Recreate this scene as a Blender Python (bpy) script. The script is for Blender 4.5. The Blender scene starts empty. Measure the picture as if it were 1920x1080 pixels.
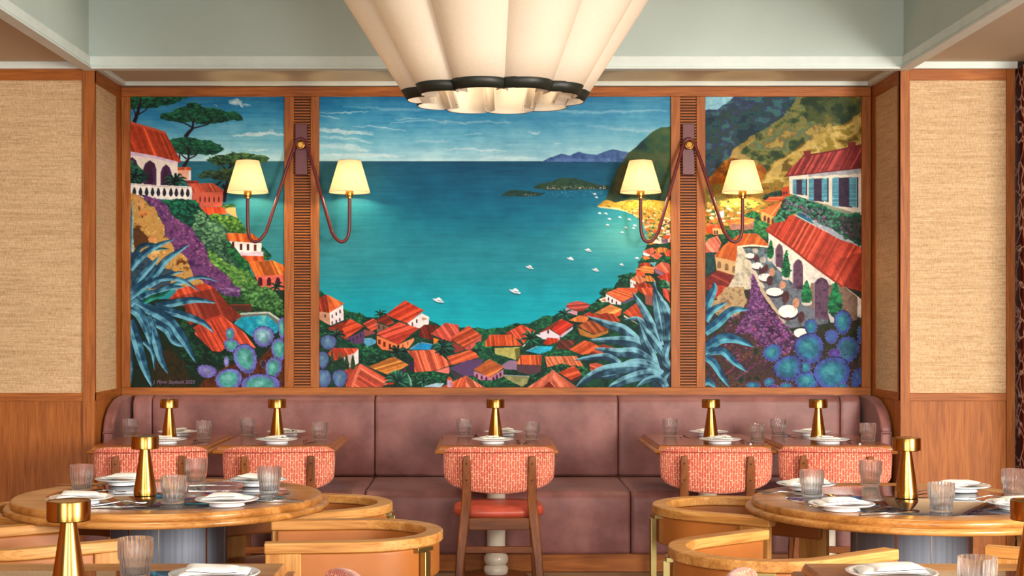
import bpy, bmesh, math, random
import numpy as np
from mathutils import Vector, Matrix

# ---------------------------------------------------------------- camera, world, light, exposure
FPX, VPX, VPY, EYE = 2700.0, 905.0, 608.0, 1.40
scn = bpy.context.scene
COL = scn.collection
cam_d = bpy.data.cameras.new('camera'); cam = bpy.data.objects.new('camera', cam_d); COL.objects.link(cam)
cam.location = (0, 0, EYE); cam.rotation_euler = (math.pi/2, 0, 0)
cam_d.sensor_width = 36; cam_d.lens = FPX/1920*36
cam_d.shift_x = (960-VPX)/1920; cam_d.shift_y = (VPY-540)/1920
cam_d.clip_start = .05; cam_d.clip_end = 60
scn.camera = cam
scn.view_settings.view_transform = 'Standard'; scn.view_settings.look = 'None'
scn.view_settings.exposure = 0.4; scn.view_settings.gamma = 1.0; scn.view_settings.use_curve_mapping = False
scn.cycles.use_denoising = True
scn.cycles.max_bounces = 16; scn.cycles.diffuse_bounces = 4; scn.cycles.glossy_bounces = 5; scn.cycles.transmission_bounces = 16
scn.cycles.transparent_max_bounces = 24; scn.cycles.sample_clamp_indirect = 8; scn.cycles.blur_glossy = .5
wd = bpy.data.worlds.new('world'); scn.world = wd; wd.use_nodes = True
def world_nodes():
    """assumed surroundings: bright window-like bands between dark ones, added for light and reflections"""
    N, L = wd.node_tree.nodes, wd.node_tree.links; bg = N['Background']
    tc = N.new('ShaderNodeTexCoord'); sp = N.new('ShaderNodeSeparateXYZ'); L.new(tc.outputs['Generated'], sp.inputs[0])
    def mt(op, a, b=None, c=None):
        n = N.new('ShaderNodeMath'); n.operation = op
        for i, v in enumerate((a, b, c)):
            if v is None: continue
            if isinstance(v, (int, float)): n.inputs[i].default_value = v
            else: L.new(v, n.inputs[i])
        return n.outputs[0]
    az = mt('ARCTAN2', sp.outputs[0], sp.outputs[1])
    w = mt('SINE', mt('MULTIPLY_ADD', az, 6.0, .6)); m1 = mt('SMOOTH_MIN', mt('MAXIMUM', mt('MULTIPLY_ADD', w, 3.5, -1.3), 0.0), 1.0, .2)
    z = sp.outputs[2]
    m2 = mt('MULTIPLY', mt('MINIMUM', mt('MAXIMUM', mt('MULTIPLY_ADD', z, 14.0, 1.2), 0.0), 1.0), mt('MINIMUM', mt('MAXIMUM', mt('MULTIPLY_ADD', z, -9.0, 5.4), 0.0), 1.0))
    mk_ = mt('MULTIPLY', m1, m2)
    mx = N.new('ShaderNodeMix'); mx.data_type = 'RGBA'; L.new(mk_, mx.inputs[0])
    mx.inputs[6].default_value = (.10, .08, .06, 1); mx.inputs[7].default_value = (4.2, 4.1, 3.9, 1)
    L.new(mx.outputs[2], bg.inputs[0]); bg.inputs[1].default_value = 1.0
world_nodes()  # unseen bright bands added for soft light and stripes in the brass
def area(name, loc, target, sx, sy, power, color):
    l = bpy.data.lights.new(name, 'AREA'); l.shape = 'RECTANGLE'; l.size = sx; l.size_y = sy; l.energy = power; l.color = color
    o = bpy.data.objects.new(name, l); COL.objects.link(o); o.location = loc
    o.rotation_euler = (Vector(target)-Vector(loc)).to_track_quat('-Z', 'Y').to_euler()
    return o
# unseen area lights, no windows built: right one assumed, rear ones and downlights added
area('assumed_daylight_right', (4.3, .8, 1.95), (-1.4, 8.2, 1.1), 1.5, 2.3, 470, (1, .93, .84))  # key daylight assumed from the right; bare area light, no window built
area('added_light_rear', (1.3, -2.2, 1.8), (.8, 8, 1.3), 1.1, 2.4, 120, (1, .96, .92))  # added light behind the camera, unseen, reflected in the brass
area('added_light_rear', (-1.6, -2.2, 1.8), (-.8, 8, 1.3), 1.1, 2.4, 100, (1, .96, .92))  # second added rear light, also without a window
for x_, y_ in ((-1.5, 5.6), (1.6, 5.4), (-1.4, 7.6), (1.5, 7.6)):  # unseen spots added under the ceiling, no fittings built
    l = bpy.data.lights.new('added_downlight', 'SPOT'); l.energy = 70; l.color = (1, .86, .68); l.spot_size = math.radians(75); l.spot_blend = .6; l.shadow_soft_size = .06
    o = bpy.data.objects.new('added_downlight', l); COL.objects.link(o); o.location = (x_, y_, 3.4)

def Wp(px, py, D): return Vector(((px-VPX)*D/FPX, D, EYE-(py-VPY)*D/FPX))
def Xp(px, D): return (px-VPX)*D/FPX
def Zp(py, D): return EYE-(py-VPY)*D/FPX
def lin(c):
    return tuple(((v/255)/12.92 if v/255 <= .04045 else ((v/255+.055)/1.055)**2.4) for v in c[:3])+(1,)

# ---------------------------------------------------------------- materials
def newmat(name):
    m = bpy.data.materials.new(name); m.use_nodes = True
    return m, m.node_tree.nodes, m.node_tree.links, m.node_tree.nodes['Principled BSDF']
def coords(N, L, scale, rnd=0.0, uv=False, rot=(0, 0, 0)):
    tc = N.new('ShaderNodeTexCoord'); mp = N.new('ShaderNodeMapping'); mp.inputs['Scale'].default_value = scale; mp.inputs['Rotation'].default_value = rot
    L.new(tc.outputs['UV' if uv else 'Object'], mp.inputs['Vector'])
    if rnd:
        oi = N.new('ShaderNodeObjectInfo'); mu = N.new('ShaderNodeMath'); mu.operation = 'MULTIPLY'; mu.inputs[1].default_value = rnd
        L.new(oi.outputs['Random'], mu.inputs[0]); L.new(mu.outputs[0], mp.inputs['Location'])
    return mp.outputs[0]
def noise(N, L, vec, scale, detail=4, rough=.55, dist=0):
    n = N.new('ShaderNodeTexNoise'); n.inputs['Scale'].default_value = scale; n.inputs['Detail'].default_value = detail
    n.inputs['Roughness'].default_value = rough; n.inputs['Distortion'].default_value = dist
    L.new(vec, n.inputs['Vector']); return n.outputs['Fac']
def ramp(N, L, fac, stops):
    r = N.new('ShaderNodeValToRGB'); e = r.color_ramp.elements
    e[0].position = stops[0][0]; e[0].color = lin(stops[0][1]); e[1].position = stops[-1][0]; e[1].color = lin(stops[-1][1])
    for p, c in stops[1:-1]: q = e.new(p); q.color = lin(c)
    L.new(fac, r.inputs[0]); return r.outputs[0]
def mixc(N, L, a, b, fac, mode='MIX'):
    m = N.new('ShaderNodeMix'); m.data_type = 'RGBA'; m.blend_type = mode
    if isinstance(fac, (int, float)): m.inputs[0].default_value = fac
    else: L.new(fac, m.inputs[0])
    L.new(a, m.inputs[6])
    if isinstance(b, tuple): m.inputs[7].default_value = b
    else: L.new(b, m.inputs[7])
    return m.outputs[2]
def bump(N, L, b, h, strength, dist=.002):
    n = N.new('ShaderNodeBump'); n.inputs['Strength'].default_value = strength; n.inputs['Distance'].default_value = dist
    L.new(h, n.inputs['Height']); L.new(n.outputs[0], b.inputs['Normal'])
def wood(name, dark, mid, light, axis='X', rough=.5, coat=.0, k=1.0):
    m, N, L, b = newmat(name)
    s = {'X': (1.6, 16, 16), 'Y': (16, 1.6, 16), 'Z': (16, 16, 1.6)}[axis]
    v = coords(N, L, tuple(q*k for q in s), rnd=37)
    f = noise(N, L, v, 1.0, 5, .55, .9); c = ramp(N, L, f, [(.3, dark), (.5, mid), (.72, light)])
    s2 = {'X': (6, 150, 150), 'Y': (150, 6, 150), 'Z': (150, 150, 6)}[axis]
    v2 = coords(N, L, s2, rnd=11); f2 = noise(N, L, v2, 1.0, 2, .5)
    g = ramp(N, L, f2, [(.3, (205, 184, 160)), (.55, (255, 255, 255))])
    L.new(mixc(N, L, c, g, .7, 'MULTIPLY'), b.inputs['Base Color'])
    b.inputs['Roughness'].default_value = rough; b.inputs['Coat Weight'].default_value = coat; b.inputs['Coat Roughness'].default_value = .2; b.inputs['Specular IOR Level'].default_value = .3
    bump(N, L, b, f2, .12, .001); return m
def plain(name, c, rough=.5, metal=0, spec=.5, var=0, vs=8, bmp=0, bs=200, coat=0, sheen=0):
    m, N, L, b = newmat(name)
    v = coords(N, L, (1, 1, 1), rnd=5)
    f = noise(N, L, v, vs, 3)
    a = tuple(max(q*(1-var), 0) for q in c); z = tuple(min(q*(1+var), 255) for q in c)
    L.new(ramp(N, L, f, [(.3, a), (.7, z)]), b.inputs['Base Color'])
    b.inputs['Roughness'].default_value = rough; b.inputs['Metallic'].default_value = metal
    b.inputs['Specular IOR Level'].default_value = spec; b.inputs['Coat Weight'].default_value = coat; b.inputs['Coat Roughness'].default_value = .05
    if sheen: b.inputs['Sheen Weight'].default_value = sheen; b.inputs['Sheen Roughness'].default_value = .4
    if bmp: bump(N, L, b, noise(N, L, v, bs, 2), bmp, .0015)
    return m
M = {}
for ax in 'XYZ':
    M['oak'+ax] = wood('oak_panelling', (146, 82, 30), (164, 94, 36), (182, 110, 48), ax, k=1.5)
    M['rail'+ax] = wood('golden_oak', (164, 106, 48), (192, 136, 70), (214, 162, 98), ax, .42, .05)
    M['walnut'+ax] = wood('brown_chair_wood', (82, 42, 14), (120, 66, 26), (148, 86, 38), ax, .4, .05)
M['tabletop'] = wood('brown_table_wood', (104, 50, 18), (136, 72, 30), (160, 92, 44), 'X', .2, .3)
M['tableedge'] = wood('table_edge_wood', (136, 78, 30), (174, 108, 50), (196, 132, 70), 'X', .3, .15)
M['roundwood'] = wood('round_table_oak', (146, 92, 40), (178, 120, 58), (202, 146, 82), 'X', .28, .15)
M['floor'] = wood('floor_oak', (118, 96, 76), (150, 126, 100), (172, 148, 120), 'X', .4, .2, .8)

def grasscloth():
    m, N, L, b = newmat('woven_grasscloth')
    f = noise(N, L, coords(N, L, (20, 20, 420)), 1, 3, .6); f2 = noise(N, L, coords(N, L, (220, 220, 40)), 1, 2)
    f3 = noise(N, L, coords(N, L, (4, 4, 90)), 1, 3)
    c = ramp(N, L, f, [(.25, (188, 150, 106)), (.45, (216, 182, 140)), (.7, (230, 204, 164))])
    c = mixc(N, L, c, ramp(N, L, f2, [(.3, (215, 205, 190)), (.6, (255, 255, 255))]), .8, 'MULTIPLY')
    c = mixc(N, L, c, ramp(N, L, f3, [(.3, (215, 206, 194)), (.6, (255, 255, 255))]), .6, 'MULTIPLY')
    L.new(c, b.inputs['Base Color']); b.inputs['Roughness'].default_value = .85; bump(N, L, b, f, .3, .002); return m
M['cloth'] = grasscloth()
def velvet():
    m, N, L, b = newmat('mauve_leather')
    f = noise(N, L, coords(N, L, (1, 1, 1)), 5, 5, .6); f2 = noise(N, L, coords(N, L, (60, 60, 6)), 1, 2)
    c = ramp(N, L, f, [(.3, (110, 66, 62)), (.5, (133, 84, 79)), (.72, (152, 101, 95))])
    L.new(c, b.inputs['Base Color']); b.inputs['Roughness'].default_value = .42; b.inputs['Sheen Weight'].default_value = .08
    b.inputs['Specular IOR Level'].default_value = .3; bump(N, L, b, f2, .06, .002); return m
M['velvet'] = velvet()
def coral():
    m, N, L, b = newmat('coral_woven_fabric')
    v = coords(N, L, (1, 1, 1), uv=True)
    def brick(off, mw):
        t = N.new('ShaderNodeTexBrick'); t.offset = .37; t.squash = 1
        t.inputs['Scale'].default_value = 1; t.inputs['Mortar Size'].default_value = mw; t.inputs['Mortar Smooth'].default_value = .6
        t.inputs['Brick Width'].default_value = .034; t.inputs['Row Height'].default_value = .0125
        t.inputs['Color1'].default_value = (1, 1, 1, 1); t.inputs['Color2'].default_value = (.55, .55, .55, 1); t.inputs['Mortar'].default_value = (0, 0, 0, 1)
        mp = N.new('ShaderNodeMapping'); mp.inputs['Location'].default_value = (off, off*.3, 0)
        nz = N.new('ShaderNodeTexNoise'); nz.inputs['Scale'].default_value = 30; L.new(v, nz.inputs['Vector'])
        ad = N.new('ShaderNodeVectorMath'); ad.operation = 'MULTIPLY_ADD'; ad.inputs[1].default_value = (.012, .005, 0)
        L.new(nz.outputs['Color'], ad.inputs[0]); L.new(v, ad.inputs[2]); L.new(ad.outputs[0], mp.inputs[0]); L.new(mp.outputs[0], t.inputs['Vector'])
        return t
    t = brick(0, .0023)
    f = noise(N, L, v, 60, 3); f2 = noise(N, L, v, 9, 3)
    base = ramp(N, L, f2, [(.3, (194, 76, 56)), (.6, (218, 104, 80))])
    base = mixc(N, L, base, t.outputs['Color'], .35, 'MULTIPLY')
    li = ramp(N, L, f, [(.38, (214, 112, 86)), (.56, (252, 206, 170))])
    L.new(mixc(N, L, base, li, t.outputs['Fac']), b.inputs['Base Color'])
    b.inputs['Roughness'].default_value = .8; b.inputs['Sheen Weight'].default_value = .2
    bump(N, L, b, t.outputs['Fac'], -.8, .004); return m
M['coral'] = coral()
M['redseat'] = plain('coral_leather', (196, 82, 60), .35, var=.08)
M['tan'] = plain('tan_leather', (160, 94, 38), .42, var=.06, vs=5, bmp=.1)
M['tanin'] = M['tan']
M['white'] = plain('white_plaster', (222, 232, 226), .6, var=.02)
M['traygrey'] = plain('sage_white_plaster', (190, 204, 197), .75, var=.02, vs=2)
M['soffit'] = plain('warm_plaster', (198, 184, 160), .8, var=.02, vs=2)
M['porcelain'] = plain('white_porcelain', (244, 246, 248), .12, coat=.5, var=.01)
M['linen'] = plain('white_linen', (246, 244, 238), .9, var=.03, vs=30, bmp=.3, bs=600)
M['whitecol'] = plain('white_lacquer', (226, 218, 200), .25, coat=.4, var=.02)
M['steel'] = plain('polished_steel', (172, 168, 162), .22, 1, var=.03)
M['darkbronze'] = plain('dark_rim', (30, 34, 26), .5, var=.05)
M['maroon'] = plain('maroon_leather', (96, 30, 34), .38, var=.06, vs=20)
M['shadedoak'] = plain('oak_recess_shade', (70, 34, 12), .8, var=.1)  # oak colour darkened to stand for shade in the louvre gaps
M['piping'] = plain('dark_coral_piping', (150, 52, 42), .8, var=.1)
M['black'] = plain('black_gap', (14, 12, 12), .8)
M['stitch'] = plain('dark_stitching', (60, 48, 44), .9)
def brass():
    m, N, L, b = newmat('brushed_brass')
    f = noise(N, L, coords(N, L, (6, 6, 2), rnd=3), 1, 2)
    L.new(ramp(N, L, f, [(.3, (172, 126, 60)), (.7, (188, 142, 74))]), b.inputs['Base Color'])
    b.inputs['Metallic'].default_value = 1; b.inputs['Roughness'].default_value = .22; return m
M['brass'] = brass()
M['agedbrass'] = plain('aged_brass', (176, 160, 104), .3, 1, var=.06)
def colmetal():
    m, N, L, b = newmat('brushed_zinc')
    f = noise(N, L, coords(N, L, (90, 90, 1.2)), 1, 3)
    L.new(ramp(N, L, f, [(.3, (104, 110, 122)), (.7, (126, 133, 146))]), b.inputs['Base Color'])
    b.inputs['Metallic'].default_value = .35; b.inputs['Roughness'].default_value = .5; return m
M['zinc'] = colmetal(); M['copper'] = plain('copper_strip', (206, 140, 100), .3, 1)
def slate():
    m, N, L, b = newmat('polished_slate')
    f = noise(N, L, coords(N, L, (2, 26, 4), rot=(0, 0, .5)), 1, 6, .65, .6)
    L.new(ramp(N, L, f, [(.3, (10, 16, 30)), (.5, (30, 38, 56)), (.62, (60, 62, 70)), (.78, (96, 92, 88))]), b.inputs['Base Color'])
    b.inputs['Roughness'].default_value = .06; b.inputs['Coat Weight'].default_value = 1; b.inputs['Coat Roughness'].default_value = .02; b.inputs['Specular IOR Level'].default_value = .8; return m
M['slate'] = slate()
def marble():
    m, N, L, b = newmat('red_marble')
    v = coords(N, L, (1, 1, 1)); t = N.new('ShaderNodeTexVoronoi'); t.feature = 'DISTANCE_TO_EDGE'; t.inputs['Scale'].default_value = 9
    nz = N.new('ShaderNodeTexNoise'); nz.inputs['Scale'].default_value = 6; L.new(v, nz.inputs['Vector'])
    ad = N.new('ShaderNodeVectorMath'); ad.operation = 'MULTIPLY_ADD'; ad.inputs[1].default_value = (.25, .25, .25); L.new(nz.outputs['Color'], ad.inputs[0]); L.new(v, ad.inputs[2]); L.new(ad.outputs[0], t.inputs['Vector'])
    c = ramp(N, L, t.outputs['Distance'], [(.0, (236, 220, 206)), (.05, (170, 110, 96)), (.12, (84, 26, 20))])
    L.new(c, b.inputs['Base Color']); b.inputs['Roughness'].default_value = .12; return m
M['marble'] = marble()
def glass():
    """clear ribbed glass: mirror reflections and a mixed-in white glint grow towards the grazing flanks of the ribs"""
    m, N, L, b = newmat('clear_glass')
    b.inputs['Base Color'].default_value = (1, 1, 1, 1); b.inputs['Transmission Weight'].default_value = 1; b.inputs['Roughness'].default_value = 0; b.inputs['IOR'].default_value = 1.45
    lw = N.new('ShaderNodeLayerWeight'); lw.inputs['Blend'].default_value = .42
    f = noise(N, L, coords(N, L, (1, 1, 1)), 3, 1)
    t = N.new('ShaderNodeBsdfTransparent'); L.new(ramp(N, L, f, [(.3, (244, 247, 248)), (.7, (250, 252, 252))]), t.inputs[0])
    g = N.new('ShaderNodeBsdfGlossy'); g.inputs['Roughness'].default_value = .04; g.inputs[0].default_value = (.96, .97, .98, 1)
    d = N.new('ShaderNodeBsdfTranslucent'); d.inputs[0].default_value = (.93, .94, .95, 1)  # white that stands in for bright refraction at the rib flanks
    gd = N.new('ShaderNodeMixShader'); gd.inputs[0].default_value = .40; L.new(g.outputs[0], gd.inputs[1]); L.new(d.outputs[0], gd.inputs[2])
    p = N.new('ShaderNodeMath'); p.operation = 'POWER'; p.inputs[1].default_value = 1.3; L.new(lw.outputs['Facing'], p.inputs[0])
    q = N.new('ShaderNodeMath'); q.operation = 'MULTIPLY_ADD'; q.inputs[1].default_value = .60; q.inputs[2].default_value = .0; q.use_clamp = True; L.new(p.outputs[0], q.inputs[0])
    m0 = N.new('ShaderNodeMixShader'); m0.inputs[0].default_value = .28; L.new(b.outputs[0], m0.inputs[1]); L.new(t.outputs[0], m0.inputs[2])
    mx = N.new('ShaderNodeMixShader'); L.new(q.outputs[0], mx.inputs[0]); L.new(m0.outputs[0], mx.inputs[1]); L.new(gd.outputs[0], mx.inputs[2])
    L.new(mx.outputs[0], N['Material Output'].inputs[0]); return m
M['glass'] = glass()
def shade(name, col, tr, emi, emc):
    m, N, L, b = newmat(name); N.remove(b); out = N['Material Output']
    f = noise(N, L, coords(N, L, (60, 60, 500)), 1, 2); c = ramp(N, L, f, [(.3, tuple(q*.96 for q in col)), (.7, col)])
    d = N.new('ShaderNodeBsdfDiffuse'); t = N.new('ShaderNodeBsdfTranslucent'); L.new(c, d.inputs[0]); L.new(c, t.inputs[0])
    mx = N.new('ShaderNodeMixShader'); mx.inputs[0].default_value = tr; L.new(d.outputs[0], mx.inputs[1]); L.new(t.outputs[0], mx.inputs[2])
    e = N.new('ShaderNodeEmission'); e.inputs[0].default_value = lin(emc); e.inputs[1].default_value = emi
    ad = N.new('ShaderNodeAddShader'); L.new(mx.outputs[0], ad.inputs[0]); L.new(e.outputs[0], ad.inputs[1]); L.new(ad.outputs[0], out.inputs[0]); return m
M['shade'] = shade('lit_linen_shade', (246, 230, 200), .45, .34, (255, 214, 150))
M['bigshade'] = shade('ivory_linen_shade', (230, 218, 202), .30, .05, (255, 224, 176))
def bulb(name, col, s):
    m, N, L, b = newmat(name); b.inputs['Emission Color'].default_value = lin(col); b.inputs['Emission Strength'].default_value = s
    f = noise(N, L, coords(N, L, (1, 1, 1)), 3, 1); L.new(ramp(N, L, f, [(.3, (250, 240, 220)), (.7, (255, 250, 240))]), b.inputs['Base Color']); return m
M['bulb'] = bulb('glowing_bulb', (255, 214, 150), 6)

# ---------------------------------------------------------------- mesh helpers
def mk(name, V, Fc, mat, parent=None, smooth=True, uv=None, bev=0, ang=35, seg=2):
    me = bpy.data.meshes.new(name); me.from_pydata([tuple(v) for v in V], [], Fc); me.update()
    if uv is not None:
        ul = me.uv_layers.new(name='UVMap')
        for lp in me.loops: ul.data[lp.index].uv = uv[lp.vertex_index]
    bm = bmesh.new(); bm.from_mesh(me); bmesh.ops.recalc_face_normals(bm, faces=bm.faces); bm.to_mesh(me); bm.free()
    if smooth: me.shade_smooth(); me.set_sharp_from_angle(angle=math.radians(ang))
    if isinstance(mat, str): mat = M[mat]
    me.materials.append(mat)
    o = bpy.data.objects.new(name, me); COL.objects.link(o)
    if parent is not None: o.parent = parent
    if bev:
        b = o.modifiers.new('bevel', 'BEVEL'); b.width = bev; b.segments = seg; b.limit_method = 'ANGLE'; b.angle_limit = math.radians(35)
    return o
class MB:
    def __init__(s): s.V = []; s.F = []; s.U = []
    def add(s, V, Fc):
        n = len(s.V); s.V += [tuple(v) for v in V]; s.F += [tuple(i+n for i in f) for f in Fc]; return s
    def box(s, x0, x1, y0, y1, z0, z1):
        return s.add([(x0, y0, z0), (x1, y0, z0), (x1, y1, z0), (x0, y1, z0), (x0, y0, z1), (x1, y0, z1), (x1, y1, z1), (x0, y1, z1)],
                     [(0, 1, 2, 3), (4, 5, 6, 7), (0, 1, 5, 4), (1, 2, 6, 5), (2, 3, 7, 6), (3, 0, 4, 7)])
    def lathe(s, prof, n=48, cx=0, cy=0, cz=0, rib=None):
        V = []; Fc = []
        for (r, z) in prof:
            for i in range(n):
                a = 2*math.pi*i/n; rr = r*(rib(i, r, z) if rib else 1)
                V.append((cx+rr*math.cos(a), cy+rr*math.sin(a), cz+z))
        for j in range(len(prof)-1):
            for i in range(n):
                Fc.append((j*n+i, j*n+(i+1) % n, (j+1)*n+(i+1) % n, (j+1)*n+i))
        if prof[0][0] > 0: Fc.append(tuple(range(n)))
        if prof[-1][0] > 0: Fc.append(tuple(range((len(prof)-1)*n, len(prof)*n)))
        return s.add(V, Fc)
    def prism(s, pts, z0, z1):
        n = len(pts); V = [(p[0], p[1], z0) for p in pts]+[(p[0], p[1], z1) for p in pts]
        return s.add(V, [tuple(range(n)), tuple(range(n, 2*n))]+[(i, (i+1) % n, n+(i+1) % n, n+i) for i in range(n)])
    def tube(s, path, r, n=10, flat=1.0):
        P = [Vector(p) for p in path]; rings = []
        up = Vector((0, 1, 0))
        for i, p in enumerate(P):
            t = (P[min(i+1, len(P)-1)]-P[max(i-1, 0)]).normalized()
            a = t.cross(up)
            if a.length < 1e-3: a = t.cross(Vector((1, 0, 0)))
            a.normalize(); b = t.cross(a).normalized(); rr = r[i] if isinstance(r, (list, tuple)) else r
            rings.append([p+a*rr*math.cos(2*math.pi*k/n)+b*rr*flat*math.sin(2*math.pi*k/n) for k in range(n)])
        V = [v for q in rings for v in q]; m = len(P)
        Fc = [(j*n+i, j*n+(i+1) % n, (j+1)*n+(i+1) % n, (j+1)*n+i) for j in range(m-1) for i in range(n)]
        return s.add(V, Fc+[tuple(range(n)), tuple(range((m-1)*n, m*n))])
    def bar(s, p0, p1, w, d, w1=None, d1=None):
        """tapered four-sided bar; w across x, d across y"""
        w1 = w1 or w; d1 = d1 or d
        V = []
        for (p, a, b) in ((p0, w, d), (p1, w1, d1)):
            for sx, sy in ((-1, -1), (1, -1), (1, 1), (-1, 1)): V.append((p[0]+sx*a/2, p[1]+sy*b/2, p[2]))
        return s.add(V, [(0, 1, 2, 3), (4, 5, 6, 7), (0, 1, 5, 4), (1, 2, 6, 5), (2, 3, 7, 6), (3, 0, 4, 7)])
    def mk(s, name, mat, parent=None, **k): return mk(name, s.V, s.F, mat, parent, **k)
def smoothpath(P, n=6):
    P = [Vector(p) for p in P]; Q = [2*P[0]-P[1]]+P+[2*P[-1]-P[-2]]; out = []
    for i in range(1, len(Q)-2):
        a, b, c, d = Q[i-1:i+3]
        for k in range(n):
            t = k/n; out.append(.5*((2*b)+(c-a)*t+(2*a-5*b+4*c-d)*t*t+(3*b-a-3*c+d)*t**3))
    return out+[P[-1]]
def tag(o, label, cat_, group=None, kind=None):
    if label: o['label'] = label
    if cat_: o['category'] = cat_
    if group: o['group'] = group
    if kind: o['kind'] = kind
    return o
def empty(name, loc=(0, 0, 0), rz=0):
    o = bpy.data.objects.new(name, None); COL.objects.link(o); o.location = loc; o.rotation_euler = (0, 0, rz); o.empty_display_size = .05; return o
def copy_tree(o, parent=None):
    kids = [c for c in bpy.data.objects if c.parent == o]
    c = o.copy(); COL.objects.link(c); c.parent = parent
    for k in kids: copy_tree(k, c)
    return c
class Proto:
    """first use moves the prototype itself, later uses copy it with its parts"""
    def __init__(s, root): s.root = root; s.used = False
    def put(s, loc, rz, label, cat_, group=None):
        o = copy_tree(s.root) if s.used else s.root
        s.used = True
        o.location = loc; o.rotation_euler = (0, 0, rz)
        return tag(o, label, cat_, group)
def struct(o): o['kind'] = 'structure'; return o
# ---------------------------------------------------------------- the painted mural (numpy brushwork -> colour attribute)
CS = 2.0
CX0, CY0, CX1, CY1 = 242, 179, 1618, 729
MW, MH = int((CX1-CX0)*CS), int((CY1-CY0)*CS)
ART = np.zeros((MH, MW, 3), np.float32)
PX = (np.arange(MW)/CS + CX0).astype(np.float32)
PY = (np.arange(MH)/CS + CY0).astype(np.float32)
prs = np.random.RandomState(11)
def vnoise(cx, cy, seed):
    r = np.random.RandomState(seed)
    gw, gh = int(MW/cx)+3, int(MH/cy)+3
    g = r.rand(gh, gw).astype(np.float32)
    y = np.arange(MH)/cy; x = np.arange(MW)/cx
    y0 = y.astype(int); x0 = x.astype(int)
    ty = (y-y0); ty = (ty*ty*(3-2*ty)).astype(np.float32)[:, None]
    tx = (x-x0); tx = (tx*tx*(3-2*tx)).astype(np.float32)[None, :]
    r1 = g[y0]*(1-ty) + g[y0+1]*ty
    return r1[:, x0]*(1-tx) + r1[:, x0+1]*tx
def fbm(cx, cy, seed, octs=4):
    s = 0; a = 1.0; t = 0
    for k in range(octs):
        s = s + a*vnoise(max(cx/2**k, 1.5), max(cy/2**k, 1.5), seed+k); t += a; a *= .62
    return s/t
NB = fbm(56, 56, 1, 5)          # blotches
NF = fbm(12, 12, 20, 3)         # fine dabs
NH = fbm(120, 8, 40, 4)         # horizontal brush streaks
ND = fbm(30, 30, 60, 3)
NE = fbm(30, 30, 80, 3)
NS = fbm(64, 46, 101, 3)*.86+fbm(7, 7, 131, 2)*.14
NL = fbm(26, 26, 151, 2)*.8+.1
def cat(P, n=8, closed=True):
    P = np.asarray(P, float)
    if closed: Q = np.vstack([P[-1], P, P[0], P[1]])
    else: Q = np.vstack([2*P[0]-P[1], P, 2*P[-1]-P[-2]])
    out = []
    t = np.linspace(0, 1, n, endpoint=False)[:, None]
    for i in range(1, len(Q)-2):
        a, b, c, d = Q[i-1], Q[i], Q[i+1], Q[i+2]
        out.append(.5*((2*b)+(-a+c)*t+(2*a-5*b+4*c-d)*t**2+(-a+3*b-3*c+d)*t**3))
    if not closed: out.append(P[-1][None])
    return np.vstack(out)
def F(x0, y0, s, pts): return [(x0+p[0]/s, y0+p[1]/s) + tuple(p[2:]) for p in pts]
def L1(p): return F(240, 176, 5.683, p)
def L2(p): return F(240, 350, 5.683, p)
def L3(p): return F(240, 540, 5.683, p)
def R1(p): return F(1320, 176, 5.683, p)
def R2(p): return F(1320, 350, 5.683, p)
def R3(p): return F(1320, 540, 5.683, p)
def C1(p): return F(590, 540, 5.685, p)
def C2(p): return F(790, 560, 6.353, p)
def C3(p): return F(1000, 540, 5.685, p)
def C4(p): return F(1080, 360, 5.684, p)
def C5(p): return F(920, 220, 5.4, p)
def C6(p): return F(780, 420, 4.571, p)
def region(P, rough=0):
    x0 = max(int((P[:, 0].min()-CX0-rough)*CS)-1, 0); x1 = min(int((P[:, 0].max()-CX0+rough)*CS)+3, MW)
    y0 = max(int((P[:, 1].min()-CY0-rough)*CS)-1, 0); y1 = min(int((P[:, 1].max()-CY0+rough)*CS)+3, MH)
    if x1 <= x0 or y1 <= y0: return None
    X, Y = np.meshgrid(PX[x0:x1], PY[y0:y1])
    if rough:
        Xq = X+rough*3*(ND[y0:y1, x0:x1]-.5); Yq = Y+rough*3*(NE[y0:y1, x0:x1]-.5)
    else: Xq, Yq = X, Y
    m = np.zeros(X.shape, bool)
    n = len(P)
    for i in range(n):
        ax, ay = P[i, 0], P[i, 1]; bx, by = P[(i+1) % n, 0], P[(i+1) % n, 1]
        if ay == by: continue
        m ^= ((ay > Yq) != (by > Yq)) & (Xq < (bx-ax)*(Yq-ay)/(by-ay)+ax)
    return (slice(y0, y1), slice(x0, x1)), X, Y, m
def pal(cols, n, lo=.3, hi=.7):
    c = np.array(cols, np.float32)
    if len(c) == 1: return np.broadcast_to(c[0], n.shape+(3,)).copy()
    v = np.clip((n-lo)/(hi-lo), 0, .9999)*(len(c)-1)
    i = v.astype(int); t = (v-i)[..., None]
    return c[i]*(1-t)+c[np.minimum(i+1, len(c)-1)]*t
def put(R, col, a=1.0):
    sl, X, Y, m = R
    m = m[..., None]*a
    ART[sl] = ART[sl]*(1-m)+col*m
def fill(pts, cols, smooth=False, rough=0, noise=None, a=1.0, shade=None, lo=.3, hi=.7, n=8):
    P = np.array([q[:2] for q in pts], float)
    if smooth: P = cat(P, n)
    R = region(P, rough)
    if R is None: return
    if np.ndim(cols) == 1: cols = [cols]
    N = (NB*.55+NF*.45 if noise is None else noise)[R[0]]
    c = pal(cols, N, lo, hi)*(1+.16*(NF[R[0]]-.5))[..., None]
    if shade is not None: c = c*shade(R[1], R[2])[..., None]
    put(R, c, a)
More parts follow.
